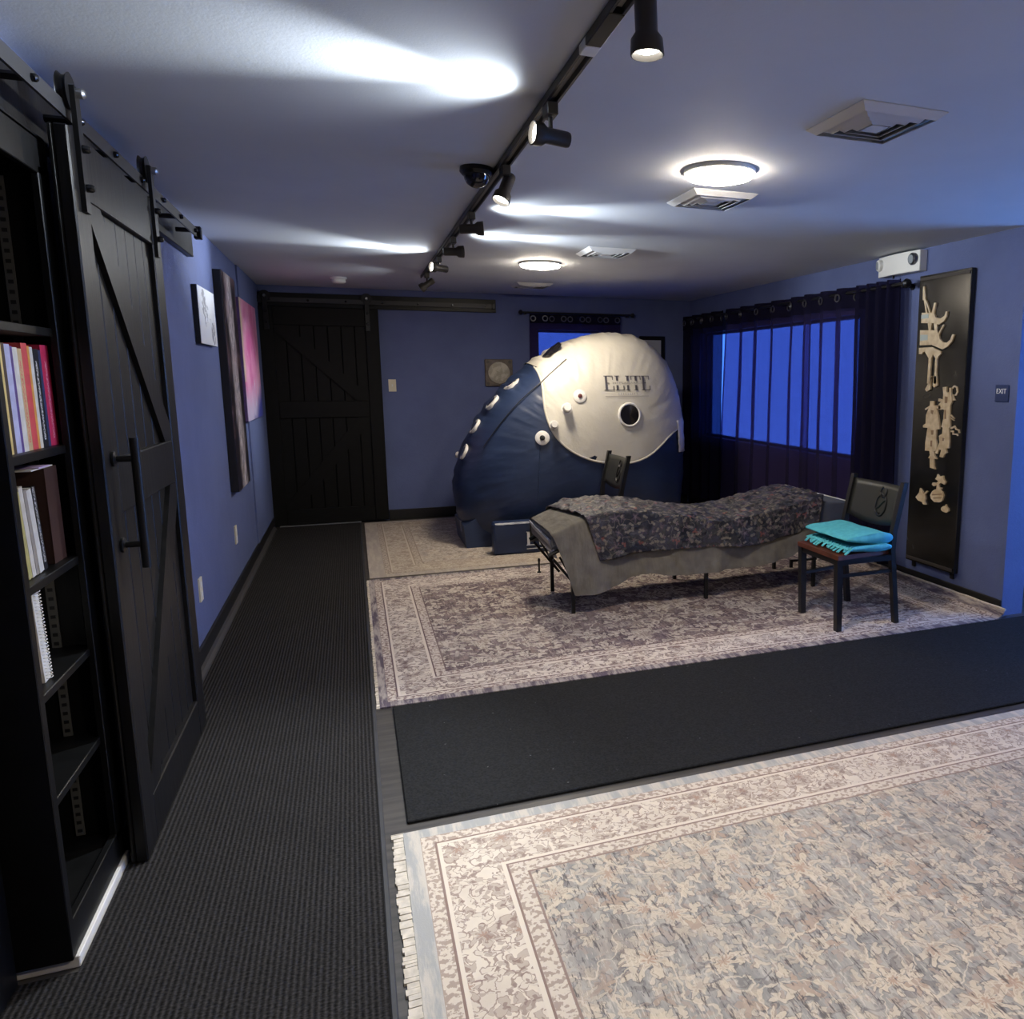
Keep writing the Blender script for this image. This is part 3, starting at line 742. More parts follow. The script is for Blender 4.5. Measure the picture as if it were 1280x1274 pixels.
# steel frame
def sq(a, b, w=.022): return MB().bar(a, b, w, w)
for y in (BY0+.02, BY1-.03):
    build(MB().tube([(x, y, bz(x)-.135) for x in [1.83+.08*i for i in range(27)]], .013, 8), 'side_rail', M['metal_black'], bed, True)
for x in (1.98, 2.88, 3.70):
    for y in (BY0+.01, BY1-.02):
        build(sq((x, y, .008), (x, y, bz(x)-.13)), 'leg', M['metal_black'], bed)
    build(sq((x, BY0+.01, bz(x)-.14), (x, BY1-.02, bz(x)-.14), .02), 'cross_bar', M['metal_black'], bed)
for y in (BY0+.01, BY1-.02):
    build(sq((1.86, y, .36), (2.03, y, .14), .016), 'strut', M['metal_black'], bed)
    build(sq((1.90, y, .37), (1.99, y, .20), .012), 'strut', M['metal_black'], bed)
    build(sq((2.78, y, .37), (2.88, y, .24), .016), 'strut', M['metal_black'], bed)
    build(sq((3.52, y, .205), (3.72, y, .205), .014), 'lower_rail', M['metal_black'], bed)
    build(sq((3.52, y, .16), (3.52, y, .215), .018), 'rail_drop', M['metal_black'], bed)
ep = MB(); ep.v = [(1.835, BY1, .505), (1.835, BY0+.02, .475), (1.875, BY0+.02, .36), (1.875, BY1, .40), (1.850, BY1, .505), (1.850, BY0+.02, .475), (1.890, BY0+.02, .36), (1.890, BY1, .40)]
ep.f = [(0, 1, 2, 3), (7, 6, 5, 4), (0, 4, 5, 1), (1, 5, 6, 2), (2, 6, 7, 3), (3, 7, 4, 0)]
build(ep, 'end_board', plain('mid_grey_board', (.30, .31, .34, 1), .5), bed)
pgm = MB().lathe([(.016, 0), (.016, .006), (.007, .012), (.007, .082), (.010, .088), (.010, .104), (.004, .110)], (2.01, 4.27, .0085), (0, 0, 1), 12)
tag(build(pgm, 'floor_peg', M['metal_black'], None, True), 'small black upright peg standing on the rug behind the foot of the bed', 'peg')
# taupe sheet and floral quilt : draped surfaces
def drape(x0f, x1f, low_front, low_back, lift, nx, amp, seed, edge_ext=0.0):
    """u along the bed, v from the back hem over the top to the front hem"""
    def fn(u, v):
        # v: 0..0.18 back drop, .18...62 top, .62..1 front drop
        if v < .18: y = BY1+.012+lift; t = 1-v/.18
        elif v < .60: y = BY1+.012+lift - (v-.18)/.42*(BY1-BY0+.024+2*lift); t = 0
        else: y = BY0-.012-lift; t = (v-.60)/.40
        x = x0f(v) + (x1f(v)-x0f(v))*u
        zt = bz(x) + lift
        cr = min(1, abs(v-.18)/.05) if v < .4 else min(1, abs(v-.60)/.05)
        zt -= .014*(1-cr)**2
        if v < .18: z = zt - t*(zt-low_back(x))
        elif v > .60: z = zt - t*(zt-low_front(x))
        else: z = zt - .010*math.sin(PI*(v-.18)/.42)*0
        hang = t if v > .60 else (t if v < .18 else 0)
        fold = math.sin(x*9+seed)*.5 + nz(x*6, seed, 0)*.9 + (1.8*abs(nz(x*13, t*1.5, seed))*max(0, t-.5)*2 if seed == 2.0 else 0)
        y += (-1 if v > .5 else 1)*hang*(.020 + .026*fold)
        z += amp*(nz(x*16, y*16, seed) + .6*nz(x*34, y*34, seed+3))*(1-.5*hang)
        return (x, y, z)
    return MB().grid(fn, nx, 70)
def lf(pts):
    def f(x):
        k = max(1, min(len(pts)-1, bisect.bisect([p[0] for p in pts], x))); a, b = pts[k-1], pts[k]; t = max(0, min(1, (x-a[0])/(b[0]-a[0]))); t = t*t*(3-2*t)
        return a[1]+(b[1]-a[1])*t
    return f
m = Mat('taupe_sheet', .85, .2); n = m.noise(12, 3); m.col(m.mix(n.step(.3, .7), (.135, .124, .108, 1), (.185, .170, .146, 1))); x, y, z = m.xyz(); m.bump(m.noise(5, 3, .5, m.vec(x*3, y, z)), .5, .03); M['taupe'] = m.m
sheet = drape(lambda v: 1.845 + (max(0, v-.60)/.4)*.13, lambda v: 3.70, lf([(1.85, .17), (2.0, .135), (2.12, .135), (2.42, .225), (2.75, .195), (3.2, .205), (3.45, .24), (3.62, .33), (3.7, .42)]), lambda x: .35, .004, 110, .003, 2.0)
so = build(sheet, 'bed_sheet', M['taupe'], None, 'all'); tag(so, 'taupe grey sheet hanging over the sides of the massage bed under the floral quilt', 'sheet')
m = Mat('floral_quilt', .55, .45)
x, y, z = m.xyz(); n1 = m.noise(9, 2); V = m.vec(x + (n1-.5)*.05, y + (m.noise(9, 2, .5, m.vec(x+4, y, z))-.5)*.05, z)
c = m.mix(m.noise(10, 3).step(.4, .6), (.010, .011, .022, 1), (.045, .042, .058, 1))
F = m.vec(x + (n1-.5)*.06, y+z*1.0 + (m.noise(11, 2, .5, m.vec(x+4, y, z))-.5)*.06, 0.0)
pm, em_, rv, r, rad = m.flower(F, 11, .050, 5); c = m.mix(r.lt(rad*1.12)*.7, c, (.006, .006, .012, 1)); c = m.mix(pm*.7, c, m.mix(rv.gt(.5), (.085, .062, .085, 1), (.055, .056, .060, 1))); c = m.mix(em_*.7, c, (.16, .12, .12, 1))
pm, em_, rv, r, rad = m.flower(m.vec(x+1.7, y+z*1.0, 0.0), 21, .020, 2); c = m.mix(pm*rv.gt(.45)*.7, c, (.19, .165, .135, 1))
pm, em_, rv, r, rad = m.flower(m.vec(x+3.7, y+z*1.0, 0.0), 17, .020, 3); c = m.mix(pm*rv.gt(.88)*.6, c, (.22, .07, .06, 1))
vn = m.noise(9, 1, .4, V); c = m.mix((vn-.5).abs().lt(.006)*.5, c, (.18, .16, .13, 1))
m.col(c); m.bump(m.noise(24, 3, .5, V), .9, .02); M['quilt'] = m.m
quilt = drape(lambda v: 1.96 + .18*max(0, (v-.18)/.82), lambda v: 3.735 - .0*v - .05*max(0, (v-.6)/.4), lf([(2.0, .33), (2.15, .335), (2.4, .375), (2.75, .37), (3.2, .355), (3.5, .40), (3.66, .47), (3.75, .52)]), lambda x: .42, .022, 260, .014, 5.0)
qo = build(quilt, 'floral_quilt', M['quilt'], None, 'all', solid=.006); tag(qo, 'dark quilted floral blanket laid over the massage bed', 'blanket')

# ================================================================ CHAIRS
M['chairmetal'] = plain('black_chair_frame', (.010, .010, .012, 1), .38, .5, .1)
M['chairback'] = plain('olive_black_vinyl', (.022, .023, .021, 1), .45, var=.1)
M['seatwood'] = plain('dark_reddish_wood', (.10, .030, .018, 1), .45, var=.3, vs=20)
chair = thing('side_chair', (3.50, 2.6, 0), 'black chair with a pierced back beside the carved panel, holding a turquoise blanket', 'chair', 'black side chairs')
CZ = 0.008
def taper(a, b, w0, w1):
    a, b = Vector(a), Vector(b); mb = MB()
    for p, w in ((a, w0), (b, w1)): mb.v += [(p.x-w/2, p.y-w/2, p.z), (p.x+w/2, p.y-w/2, p.z), (p.x+w/2, p.y+w/2, p.z), (p.x-w/2, p.y+w/2, p.z)]
    mb.f = [(3, 2, 1, 0), (4, 5, 6, 7)] + [(k, (k+1) % 4, (k+1) % 4+4, k+4) for k in range(4)]; return mb
for y in (2.325, 2.705): build(taper((3.305, y, CZ), (3.295, y+.0, .43), .034, .038), 'leg', M['chairmetal'], chair)
for y in (2.335, 2.815):
    mb = MB(); pts = [(3.715, CZ), (3.665, .45), (3.672, .56), (3.735, .845)]
    for x, z in pts: mb.v += [(x-.016, y-.016, z), (x+.016, y-.016, z), (x+.016, y+.016, z), (x-.016, y+.016, z)]
    for k in range(3):
        for q in range(4): mb.f.append((k*4+q, k*4+(q+1) % 4, (k+1)*4+(q+1) % 4, (k+1)*4+q))
    mb.f += [(3, 2, 1, 0), (12, 13, 14, 15)]; build(mb, 'back_leg', M['chairmetal'], chair)
# front legs narrower than the flared back
sm = MB().prism([(3.275, 2.300), (3.275, 2.73), (3.66, 2.80), (3.66, 2.345)], (0, 0, .428), (1, 0, 0), (0, 1, 0), (0, 0, .026)); st = build(sm, 'seat', M['seatwood'], chair)
build(MB().box((3.30, 2.32, .395), (3.66, 2.335, .428)), 'apron', M['chairmetal'], chair); build(MB().box((3.30, 2.70, .395), (3.66, 2.715, .428)), 'apron', M['chairmetal'], chair); build(MB().box((3.285, 2.33, .395), (3.30, 2.71, .428)), 'apron', M['chairmetal'], chair)
build(sq((3.30, 2.325, .33), (3.68, 2.335, .33), .018), 'stretcher', M['chairmetal'], chair); build(sq((3.30, 2.705, .26), (3.69, 2.80, .26), .018), 'stretcher', M['chairmetal'], chair)
# back panel, slightly curved, with an embossed ring motif
def bpf(u, v):
    y = 2.352 + .447*u; zz = .595 + .225*v - .03*math.sin(PI*u)*(1 if v < .5 else .0) ; bow = .020*math.sin(PI*u)
    return Vector((3.674 + (zz-.56)*.22 + bow, y, zz))
bp = build(MB().grid(bpf, 14, 7), 'back_panel', M['chairback'], chair, True, solid=.012)
for (cz, R) in ((.70, .050), (.765, .030)):
    ring = [bpf(.36 + R/.447*math.cos(t)*1.0, (cz-.595)/.225 + R/.225*math.sin(t)) + Vector((-.008, 0, 0)) for t in [PI*.75+PI*1.6*i/20 for i in range(21)]]
    build(MB().tube(ring, .006, 6), 'embossed_curl', M['chairmetal'], bp, True)
ring = [bpf(.36 + .10*math.sin(i*.9), (.665+.012*i-.595)/.225) + Vector((-.008, 0, 0)) for i in range(9)]
build(MB().tube(ring, .005, 6), 'embossed_curl', M['chairmetal'], bp, True)
shift_copy(chair, (-.985, 2.02, .001), 'black chair standing behind the massage bed, mostly hidden by the quilt', 'black side chairs')

# turquoise folded blanket with fringe, on the near chair
m = Mat('turquoise_fleece', .95, .1); n = m.noise(40, 3); m.col(m.mix(n.step(.3, .7), (.085, .42, .52, 1), (.11, .50, .59, 1))); m.bump(m.noise(180, 3), .4, .004); M['turq'] = m.m
bl = thing('folded_blanket', (3.46, 2.55, .455), 'folded turquoise fleece blanket with cut fringe on the chair seat', 'blanket')
ZS = .456
def fold_layer(z0, th, x0, x1, y0, y1, sd):
    def fn(u, v):
        a = 2*PI*u; sx = math.copysign(abs(math.cos(a))**.55, math.cos(a)); sz = math.copysign(abs(math.sin(a))**.9, math.sin(a))
        # roll profile in x-z (rounded fold at +x), swept in y
        x = (x0+x1)/2 + (x1-x0)/2*sx; y = y0+(y1-y0)*v; puff = .35+.65*max(0, min(1, (x-x0)/(x1-x0)))
        z = z0 + th/2 + th/2*sz*(puff+.12*nz(x*9, y*9, sd)) + .008*nz(x*7, y*7, sd+2)*(1 if sz > 0 else .2)
        return (x, y + .012*nz(x*6, z*5, sd), max(z, z0))
    mb = MB().grid(fn, 56, 26, True)
    for e in (0, 25): mb.f.append(tuple(i*26+e for i in range(56)))
    return mb
build(fold_layer(ZS, .052, 3.335, 3.640, 2.30, 2.735, 1.0), 'lower_fold', M['turq'], bl, 'all')
build(fold_layer(ZS+.040, .078, 3.335, 3.648, 2.31, 2.74, 6.0), 'upper_fold', M['turq'], bl, 'all')
fl = MB()
for k in range(13):
    y = 2.30+k*.034; L = random.uniform(.045, .085); w = .026
    a = Vector((3.375, y, ZS+.040)); b_ = Vector((3.375-L*.6, y-.008, ZS+.022+.006*random.random())); c_ = Vector((3.375-L, y-.014, ZS+.006+.008*random.random()))
    fl.grid(lambda u, v, a=a, b_=b_, c_=c_, w=w: ((a*(1-v)**2 + b_*2*v*(1-v) + c_*v*v) + Vector((0, w*(u-.5)*(1-.25*v), 0))), 2, 5)
build(fl, 'fringe', M['turq'], bl, True, solid=.004)

# ================================================================ BOOKCASE AND BOOKS
bk = thing('bookcase', (-.10, 1.07, 0), 'tall narrow black bookcase built into the left wall', 'bookcase')
BF = .065
P = M['black_paint']
build(MB().box((-.28, BC0+.005, .03), (BF, BC0+.035, 2.05), .002), 'side_panel', P, bk)
build(MB().box((-.28, BC1-.045, .03), (BF-.02, BC1-.015, 2.05), .002), 'side_panel', P, bk)
build(MB().box((-.285, BC0+.03, .03), (-.27, BC1-.03, 2.05)), 'back_panel', P, bk)
build(MB().box((BF-.018, 1.235, .10), (BF, BC1-.012, 1.985), .002), 'face_stile', P, bk)
build(MB().box((BF-.018, BC0+.03, 1.965), (BF, BC1-.012, 2.06), .002), 'top_rail', P, bk)
build(MB().box((-.28, BC0+.005, 2.05), (BF, BC1-.015, 2.066), .002), 'top_board', P, bk)
build(MB().box((BF-.018, BC0+.03, .032), (BF, BC1-.012, .125), .002), 'toe_board', P, bk)
build(MB().box((-.27, BC0+.02, .0), (BF+.008, BC1-.02, .031), .002), 'base_strip', M['whitewood'], bk)
shz = [.11, .43, .695, .962, 1.268, 1.575]
for z_ in shz: build(MB().box((-.27, BC0+.03, z_-.022), (BF-.012, BC1-.04, z_), .002), 'shelf', P, bk)
for (x_, y_) in ((-.033, BC1-.048),):
    sd = MB().box((x_-.011, y_-.004, .12), (x_+.011, y_, 1.96)); stn = build(sd, 'shelf_standard', plain('dull_grey_standard', (.10, .097, .09, 1), .5), bk)
    sl = MB()
    for k in range(70): sl.box((x_-.006, y_-.0046, .13+k*.026), (x_+.006, y_-.0035, .14+k*.026))
    build(sl, 'slot_row', M['darkhole'], stn)
M['pages'] = plain('book_pages', (.62, .57, .47, 1), .9)
def spine_mat(name, col, txt=None):
    m = Mat(name, .5, .4)
    x, y, z = m.xyz(); n = m.noise(30, 2)
    c = m.mix(n.step(.4, .6), col, tuple(v*.88 for v in col[:3])+(1,))
    if txt is not None:
        g = m.noise(1, 1, .5, m.vec(0.0, y*300, z*170)); c = m.mix(g.step(.5, .53)*(y.abs().lt(.006))*z.gt(.02)*z.lt(.22), c, txt)
    m.col(c); return m.m
def book(y, z, th, h, dp, col, label, lean=0.0, xf=.02, txt=None, spiral=False, grp='books in the black bookcase', yaw=0.0):
    r = thing('book', (xf-dp/2, y, z), label, 'book', grp)
    mt = spine_mat('cover_'+label.replace(' ', '_')[:30], col, txt)
    c = MB(); c.box((xf-dp, y, z), (xf-.002, y+.0022, z+h)).box((xf-dp, y+th-.0022, z), (xf-.002, y+th, z+h)).box((xf-.003, y, z), (xf, y+th, z+h))
    build(c, 'cover', mt, r)
    build(MB().box((xf-dp+.004, y+.0024, z+.003), (xf-.004, y+th-.0024, z+h-.003)), 'pages', M['pages'], r)
    if spiral:
        q = MB()
        for k in range(int(h/.009)): q.torus((xf-.001, y+th/2, z+.008+k*.009), (0, 0, 1), th*.30, .0010, 10, 4)
        build(q, 'spiral_binding', M['knobw'], r)
    r.rotation_euler = (lean, 0, yaw)
    return r
zz = 1.269
row = [(.018, .27, (.55, .53, .48, 1), 'grey white book at the near end of the upper book shelf', None),
       (.020, .262, (.74, .58, .22, 1), 'pale yellow book near the near end of the upper shelf', None),
       (.012, .258, (.06, .035, .025, 1), 'thin dark brown book beside the yellow one', None),
       (.022, .256, (.46, .47, .68, 1), 'lavender book on the upper shelf beside the dark brown one', None),
       (.010, .252, (.11, .06, .26, 1), 'thin purple book beside the lavender one', None),
       (.020, .250, (.66, .64, .58, 1), 'white book beside the thin purple book', None),
       (.018, .248, (.58, .42, .22, 1), 'tan book between the white and the coral book', (.6, .1, .1, 1)),
       (.026, .262, (.62, .075, .085, 1), 'coral red book in the middle of the upper shelf', None),
       (.010, .256, (.70, .34, .07, 1), 'thin orange book beside the coral red book', None),
       (.014, .254, (.66, .63, .58, 1), 'slim cream book beside the black lettered book', None),
       (.026, .250, (.012, .012, .016, 1), 'black book with white spine lettering on the upper shelf', (.75, .75, .75, 1)),
       (.012, .248, (.03, .04, .12, 1), 'thin navy book between the lettered black and crimson books', None),
       (.040, .262, (.58, .03, .10, 1), 'thick crimson book at the far end of the upper shelf', (.75, .35, .4, 1))]
tot = sum(r[0] for r in row); y = 1.252 - tot*1.44
for (th, h, col, lab, tx) in row:
    book(y, zz, th*1.42, h, .17 if h > .25 else .15, col, lab, 0, .035, tx); y += th*1.44
zz = .9635
y = .90
for (th, h, col, lab, ln, tx) in [(.020, .205, (.36, .28, .16, 1), 'tan paperback at the near end of the middle shelf', .09, None), (.016, .215, (.45, .40, .16, 1), 'olive yellow booklet on the middle shelf', .09, None), (.018, .225, (.60, .56, .50, 1), 'cream leaning book on the middle shelf', .10, None),
                                  (.014, .215, (.30, .27, .24, 1), 'grey brown leaning book beside the cream one', .10, None), (.022, .212, (.62, .60, .56, 1), 'white leaning book beside the thin black book', .11, None), (.018, .215, (.010, .010, .013, 1), 'thin black leaning book with a pale edge on the middle shelf', .11, (.5, .5, .5, 1))]:
    book(y+.028, zz, th*1.3, h, .15, col, lab, ln, .030, tx); y += th*1.3+.003
book(1.135, zz, .090, .252, .19, (.050, .024, .018, 1), 'big dark brown book at the far end of the middle shelf', 0, .030)
pl = thing('paper_pile', (-.03, 1.10, 1.216), 'loose white and lilac papers lying on top of the middle shelf books', 'papers')
build(MB().box((-.12, 1.05, 1.2165), (.030, 1.20, 1.2195)), 'sheet', M['knobw'], pl); build(MB().box((-.10, 1.09, 1.2197), (.034, 1.165, 1.2225)), 'lilac_sheet', plain('lilac_paper', (.50, .36, .60, 1), .8), pl)
y = .895; zz = .696
book(.905, zz, .030, .225, .15, (.20, .07, .05, 1), 'reddish brown book at the near end of the lower shelf', .07, .015)
book(.945, zz, .018, .235, .15, (.55, .45, .40, 1), 'pinkish cream book beside the spiral bound book', .07, .020)
book(.972, zz, .040, .236, .16, (.68, .66, .62, 1), 'white spiral bound book on the lower shelf', .07, .030, None, True)

# ================================================================ LEFT WALL PICTURES AND PLATES
def canvas(name, y0, y1, z0, z1, th, face, side, label):
    t = thing(name, (0, (y0+y1)/2, z0), label, 'picture')
    build(MB().box((.001, y0, z0), (th-.003, y1, z1), .002), 'stretcher_sides', side, t)
    build(MB().box((th-.003, y0+.001, z0+.001), (th, y1-.001, z1-.001)), 'painted_face', face, t)
sidek = plain('black_canvas_edge', (.010, .009, .012, 1), .6)
m = Mat('white_print', .6); x, y, z = m.xyz()
c = (.72, .73, .76, 1)
n = m.noise(14, 3, .6); n2 = m.noise(30, 2)
bl1 = ((y+.10)*(y+.10)*6 + (z-.23)*(z-.23)*5).lt(.03)*n2.gt(.46); bl2 = ((y-.0)*(y-.0)*4 + (z-.15)*(z-.15)*9).lt(.05)*n.gt(.52); bl3 = ((y-.16)*(y-.16)*7 + (z-.07)*(z-.07)*7).lt(.03)*n2.gt(.45)
m.col(m.mix(bl1.max(bl2).max(bl3)*.8, c, (.20, .20, .23, 1)))
canvas('picture', 3.66, 4.21, 1.632, 1.948, .03, m.m, sidek, 'small white canvas with grey motifs, nearest the barn door')
m = Mat('dark_waterfall', .35); x, y, z = m.xyz()
n = m.noise(5, 4, .65, m.vec(0.0, y*3, z*.9)); ctr = ((y - (n-.5)*.35 + (z-.7)*.06).abs())
sp = (ctr*-1.0).step(-.20, -.03)*(m.noise(16, 4, .7, m.vec(0.0, y*2.0, z*.7)).step(.42, .58)*.8 + .2)
c = m.mix(sp, (.018, .014, .020, 1), (.78, .70, .74, 1)); c = m.mix(m.noise(4, 3).step(.45, .7)*z.gt(.35)*.5, c, (.30, .18, .20, 1)); m.col(c)
canvas('picture', 4.45, 5.07, .695, 2.125, .05, m.m, sidek, 'tall dark canvas with a pale vertical streak on the left wall')
m = Mat('pink_abstract', .5); x, y, z = m.xyz(); n = m.noise(3.2, 4, .6, m.vec(0.0, y, z*.7)); n2 = m.noise(6, 3, .6, m.vec(3.0, y*1.5, z))
c = m.mix(n.step(.3, .65), (.52, .10, .28, 1), (.70, .32, .48, 1)); c = m.mix((y*-1.6+n2*.5).step(.85, 1.25)*z.gt(.3), c, (.62, .58, .34, 1))
c = m.mix((z*-2.2 + n2*1.1).step(-.2, .5)*.8, c, (.45, .46, .62, 1)); c = m.mix((z*-3.0 + y*1.2 + n*.9).step(.15, .7), c, (.05, .06, .30, 1)); c = m.mix(n2.step(.62, .72)*.6, c, (.8, .72, .78, 1)); m.col(c)
canvas('picture', 5.43, 6.50, 1.108, 2.045, .03, m.m, plain('violet_canvas_edge', (.10, .05, .16, 1), .6), 'pink and violet abstract canvas nearest the back door')
def outlet(name, o, u, n, label, slots=True):
    o, u, n = Vector(o), Vector(u), Vector(n); Z = Vector((0, 0, 1)); t = thing(name, o, label, 'outlet' if slots else 'switch')
    build(MB().obox(o+n*.004+Z*.06, u*.036, n*.004, Z*.060), 'plate', M['cream_plastic'], t)
    if slots:
        for dz in (.035, .085): build(MB().obox(o+n*.009+Z*dz, u*.016, n*.0015, Z*.014), 'socket', M['white'], t)
    else: build(MB().obox(o+n*.010+Z*.06, u*.006, n*.004, Z*.012), 'toggle', M['white'], t)
outlet('wall_outlet', (0, 3.14, .315), (0, 1, 0), (1, 0, 0), 'cream outlet plate low on the left wall, nearer the barn door')
outlet('wall_outlet', (0, 4.48, .345), (0, 1, 0), (1, 0, 0), 'cream outlet plate low on the left wall, below the tall dark canvas')
outlet('light_switch', (1.166, 7.0, 1.305), (1, 0, 0), (0, -1, 0), 'cream light switch beside the back barn door', False)

# ================================================================ BACK WALL : plaque, picture, curtain
pq = thing('wall_plaque', (2.232, 6.98, 1.352), 'square brown frame with a pale round disc on the back wall', 'plaque')
build(MB().box((2.088, 6.972, 1.352), (2.377, 6.998, 1.632), .006), 'frame_board', plain('brown_carved_wood', (.10, .075, .058, 1), .5, var=.3, vs=25), pq)
m = Mat('pale_map_disc', .6); n = m.noise(14, 4, .6); m.col(m.mix(n.step(.45, .58), (.34, .31, .24, 1), (.50, .46, .37, 1)))
build(MB().lathe([(.112, 0), (.112, .010), (.104, .014)], (2.232, 6.973, 1.492), (0, -1, 0), 32), 'round_disc', m.m, pq, True)
for dx in (-.115, .115):
    for dz in (.028, .252): build(MB().lathe([(.017, 0), (.017, .004)], (2.232+dx, 6.973, 1.352+dz), (0, -1, 0), 12), 'corner_stud', plain('dark_stud', (.05, .04, .035, 1), .5), pq, True)
pc = thing('picture', (4.0, 6.98, 1.45), 'dark framed picture with a white mat, half hidden by the chamber', 'picture')
build(MB().box((3.80, 6.975, 1.44), (4.105, 6.998, 1.90), .004), 'frame', M['black_paint'], pc); build(MB().box((3.83, 6.971, 1.47), (4.055, 6.976, 1.855)), 'white_mat', plain('grey_white_mat', (.40, .41, .43, 1), .7), pc)

def sheer(name, dcol, fac, tint):
    cm = Mat(name, .9, .1); nt = cm.nt
    df = nt.nodes.new('ShaderNodeBsdfDiffuse'); wv_ = cm.noise(300, 2)
    cc = cm.mix(wv_.step(.3, .7), tuple(c*.75 for c in dcol[:3])+(1,), dcol); nt.links.new(cc, df.inputs[0])
    tl = nt.nodes.new('ShaderNodeBsdfTranslucent'); nt.links.new(cc, tl.inputs[0])
    m1 = nt.nodes.new('ShaderNodeMixShader'); m1.inputs[0].default_value = .35; nt.links.new(df.outputs[0], m1.inputs[1]); nt.links.new(tl.outputs[0], m1.inputs[2])
    tp = nt.nodes.new('ShaderNodeBsdfTransparent'); tp.inputs[0].default_value = tint
    mx = nt.nodes.new('ShaderNodeMixShader'); mx.inputs[0].default_value = fac
    nt.links.new(m1.outputs[0], mx.inputs[1]); nt.links.new(tp.outputs[0], mx.inputs[2]); nt.links.new(mx.outputs[0], nt.nodes['Material Output'].inputs['Surface'])
    return cm.m
M['curtain'] = sheer('blue_sheer_curtain', (.034, .030, .072, 1), .33, (.95, .68, .95, 1))
M['curtain_dark'] = sheer('dark_blue_curtain', (.018, .016, .038, 1), .10, (.6, .6, 1, 1))
M['grommet'] = plain('pewter_grommet', (.16, .16, .18, 1), .3, .5, .9)
def curtain(axis, c, a0, a1, a0b, a1b, z0, z1, waves, amp, mat, label, seed, rings=True, zr=2.09, hdr=True, group=None, shear=.0):
    """axis 'x': hangs in plane x=c spanning y; axis 'y': plane y=c spanning x"""
    t = thing('window_curtain', (c, (a0+a1)/2, z0) if axis == 'x' else ((a0+a1)/2, c, z0), label, 'curtain', group)
    nu = waves*14+1
    def fn(u, v):
        zz = z0+(z1-z0)*v; w = v
        a = (a0b+(a1b-a0b)*u)*(1-w) + (a0+(a1-a0)*u)*w
        ph = 2*PI*waves*u + .9*nz(u*3+seed, 0) + .5*(1-v)*nz(u*4, seed, 2)
        sq_ = math.sin(ph); sq_ = math.copysign(abs(sq_)**.55, sq_)
        d = amp*(.75+.35*nz(u*5, seed))*sq_*(1 + .25*(1-v)) + .008*nz(u*8, v*3, seed)
        a += shear*math.sin(ph)
        return (c+d, a, zz) if axis == 'x' else (a, c+d, zz)
    build(MB().grid(fn, nu, 26), 'fabric', mat, t, 'all')
    if hdr:
        def fh(u, v): p = Vector(fn(u, 1-.075+.075*v)); p[0 if axis == 'x' else 1] -= .003; return p
        build(MB().grid(fh, nu, 3), 'header_band', M['curtain_dark'], t, 'all')
    if rings:
        for k in range(waves*2):
            u = (k+.5)/(waves*2); p = Vector(fn(u, 1-.036)); q = Vector(fn(u+.004, 1-.036)); tg = (q-p).normalized(); nr = tg.cross(Vector((0, 0, 1))).normalized()
            if nr[0 if axis == 'x' else 1] > 0: nr = -nr
            build(MB().torus(p + nr*.007, nr, .026, .006, 18, 6), 'grommet', M['grommet'], t, True)
    return t
CXR = 4.325
curtain('x', CXR, 3.215, 3.70, 3.18, 3.66, .10, 2.115, 4, .036, M['curtain_dark'], 'dark bunched curtain at the near end of the right window rod', 1.0, False, hdr=False)
curtain('x', CXR, 3.70, 4.40, 3.66, 4.38, .10, 2.115, 3, .044, M['curtain'], 'translucent blue curtain over the near part of the right window', 2.0, group='blue curtains on the right window', shear=-.014)
curtain('x', CXR+.012, 4.36, 5.88, 4.34, 5.99, .10, 2.115, 5, .046, M['curtain'], 'wide translucent blue curtain in the middle of the right window', 3.0, group='blue curtains on the right window', shear=-.014)
curtain('x', CXR, 5.96, 6.95, 6.00, 6.95, .10, 2.115, 4, .034, M['curtain_dark'], 'dark blue curtain at the far end of the right window rod', 4.0)
rd = thing('curtain_rod', (CXR, 5.1, 2.09), 'black curtain rod with knob finial on the right wall', 'curtain rod')
build(MB().tube([(CXR, 3.17, 2.075), (CXR, 6.96, 2.075)], .0125, 12), 'rod', M['metal_black'], rd, True)
build(MB().lathe([(.012, 0), (.026, .012), (.032, .03), (.024, .05), (.006, .06)], (CXR, 3.17, 2.075), (0, -1, 0), 16), 'finial', M['metal_black'], rd, True)
for y in (3.19, 5.0, 6.93): build(MB().tube([(CXR, y, 2.06), (W_, y, 2.06)], .008, 8).lathe([(.022, 0), (.022, .008)], (W_, y, 2.06), (-1, 0, 0), 12), 'bracket', M['metal_black'], rd, True)
curtain('y', 6.93, 2.56, 3.56, 2.54, 3.58, .9, 2.10, 5, .026, M['curtain'], 'dark blue curtain over the small back window behind the chamber', 6.0, shear=-.01)
rd = thing('curtain_rod', (3.06, 6.93, 2.10), 'black curtain rod above the small back window', 'curtain rod')
build(MB().tube([(2.49, 6.93, 2.115), (3.68, 6.93, 2.115)], .011, 10), 'rod', M['metal_black'], rd, True)
for x, s_ in ((2.49, -1), (3.68, 1)): build(MB().lathe([(.012, 0), (.024, .012), (.026, .03), (.008, .045)], (x, 6.93, 2.115), (s_, 0, 0), 14), 'finial', M['metal_black'], rd, True)
for x in (2.52, 3.65): build(MB().tube([(x, 6.93, 2.10), (x, 7.0, 2.10)], .008, 8), 'bracket', M['metal_black'], rd, True)

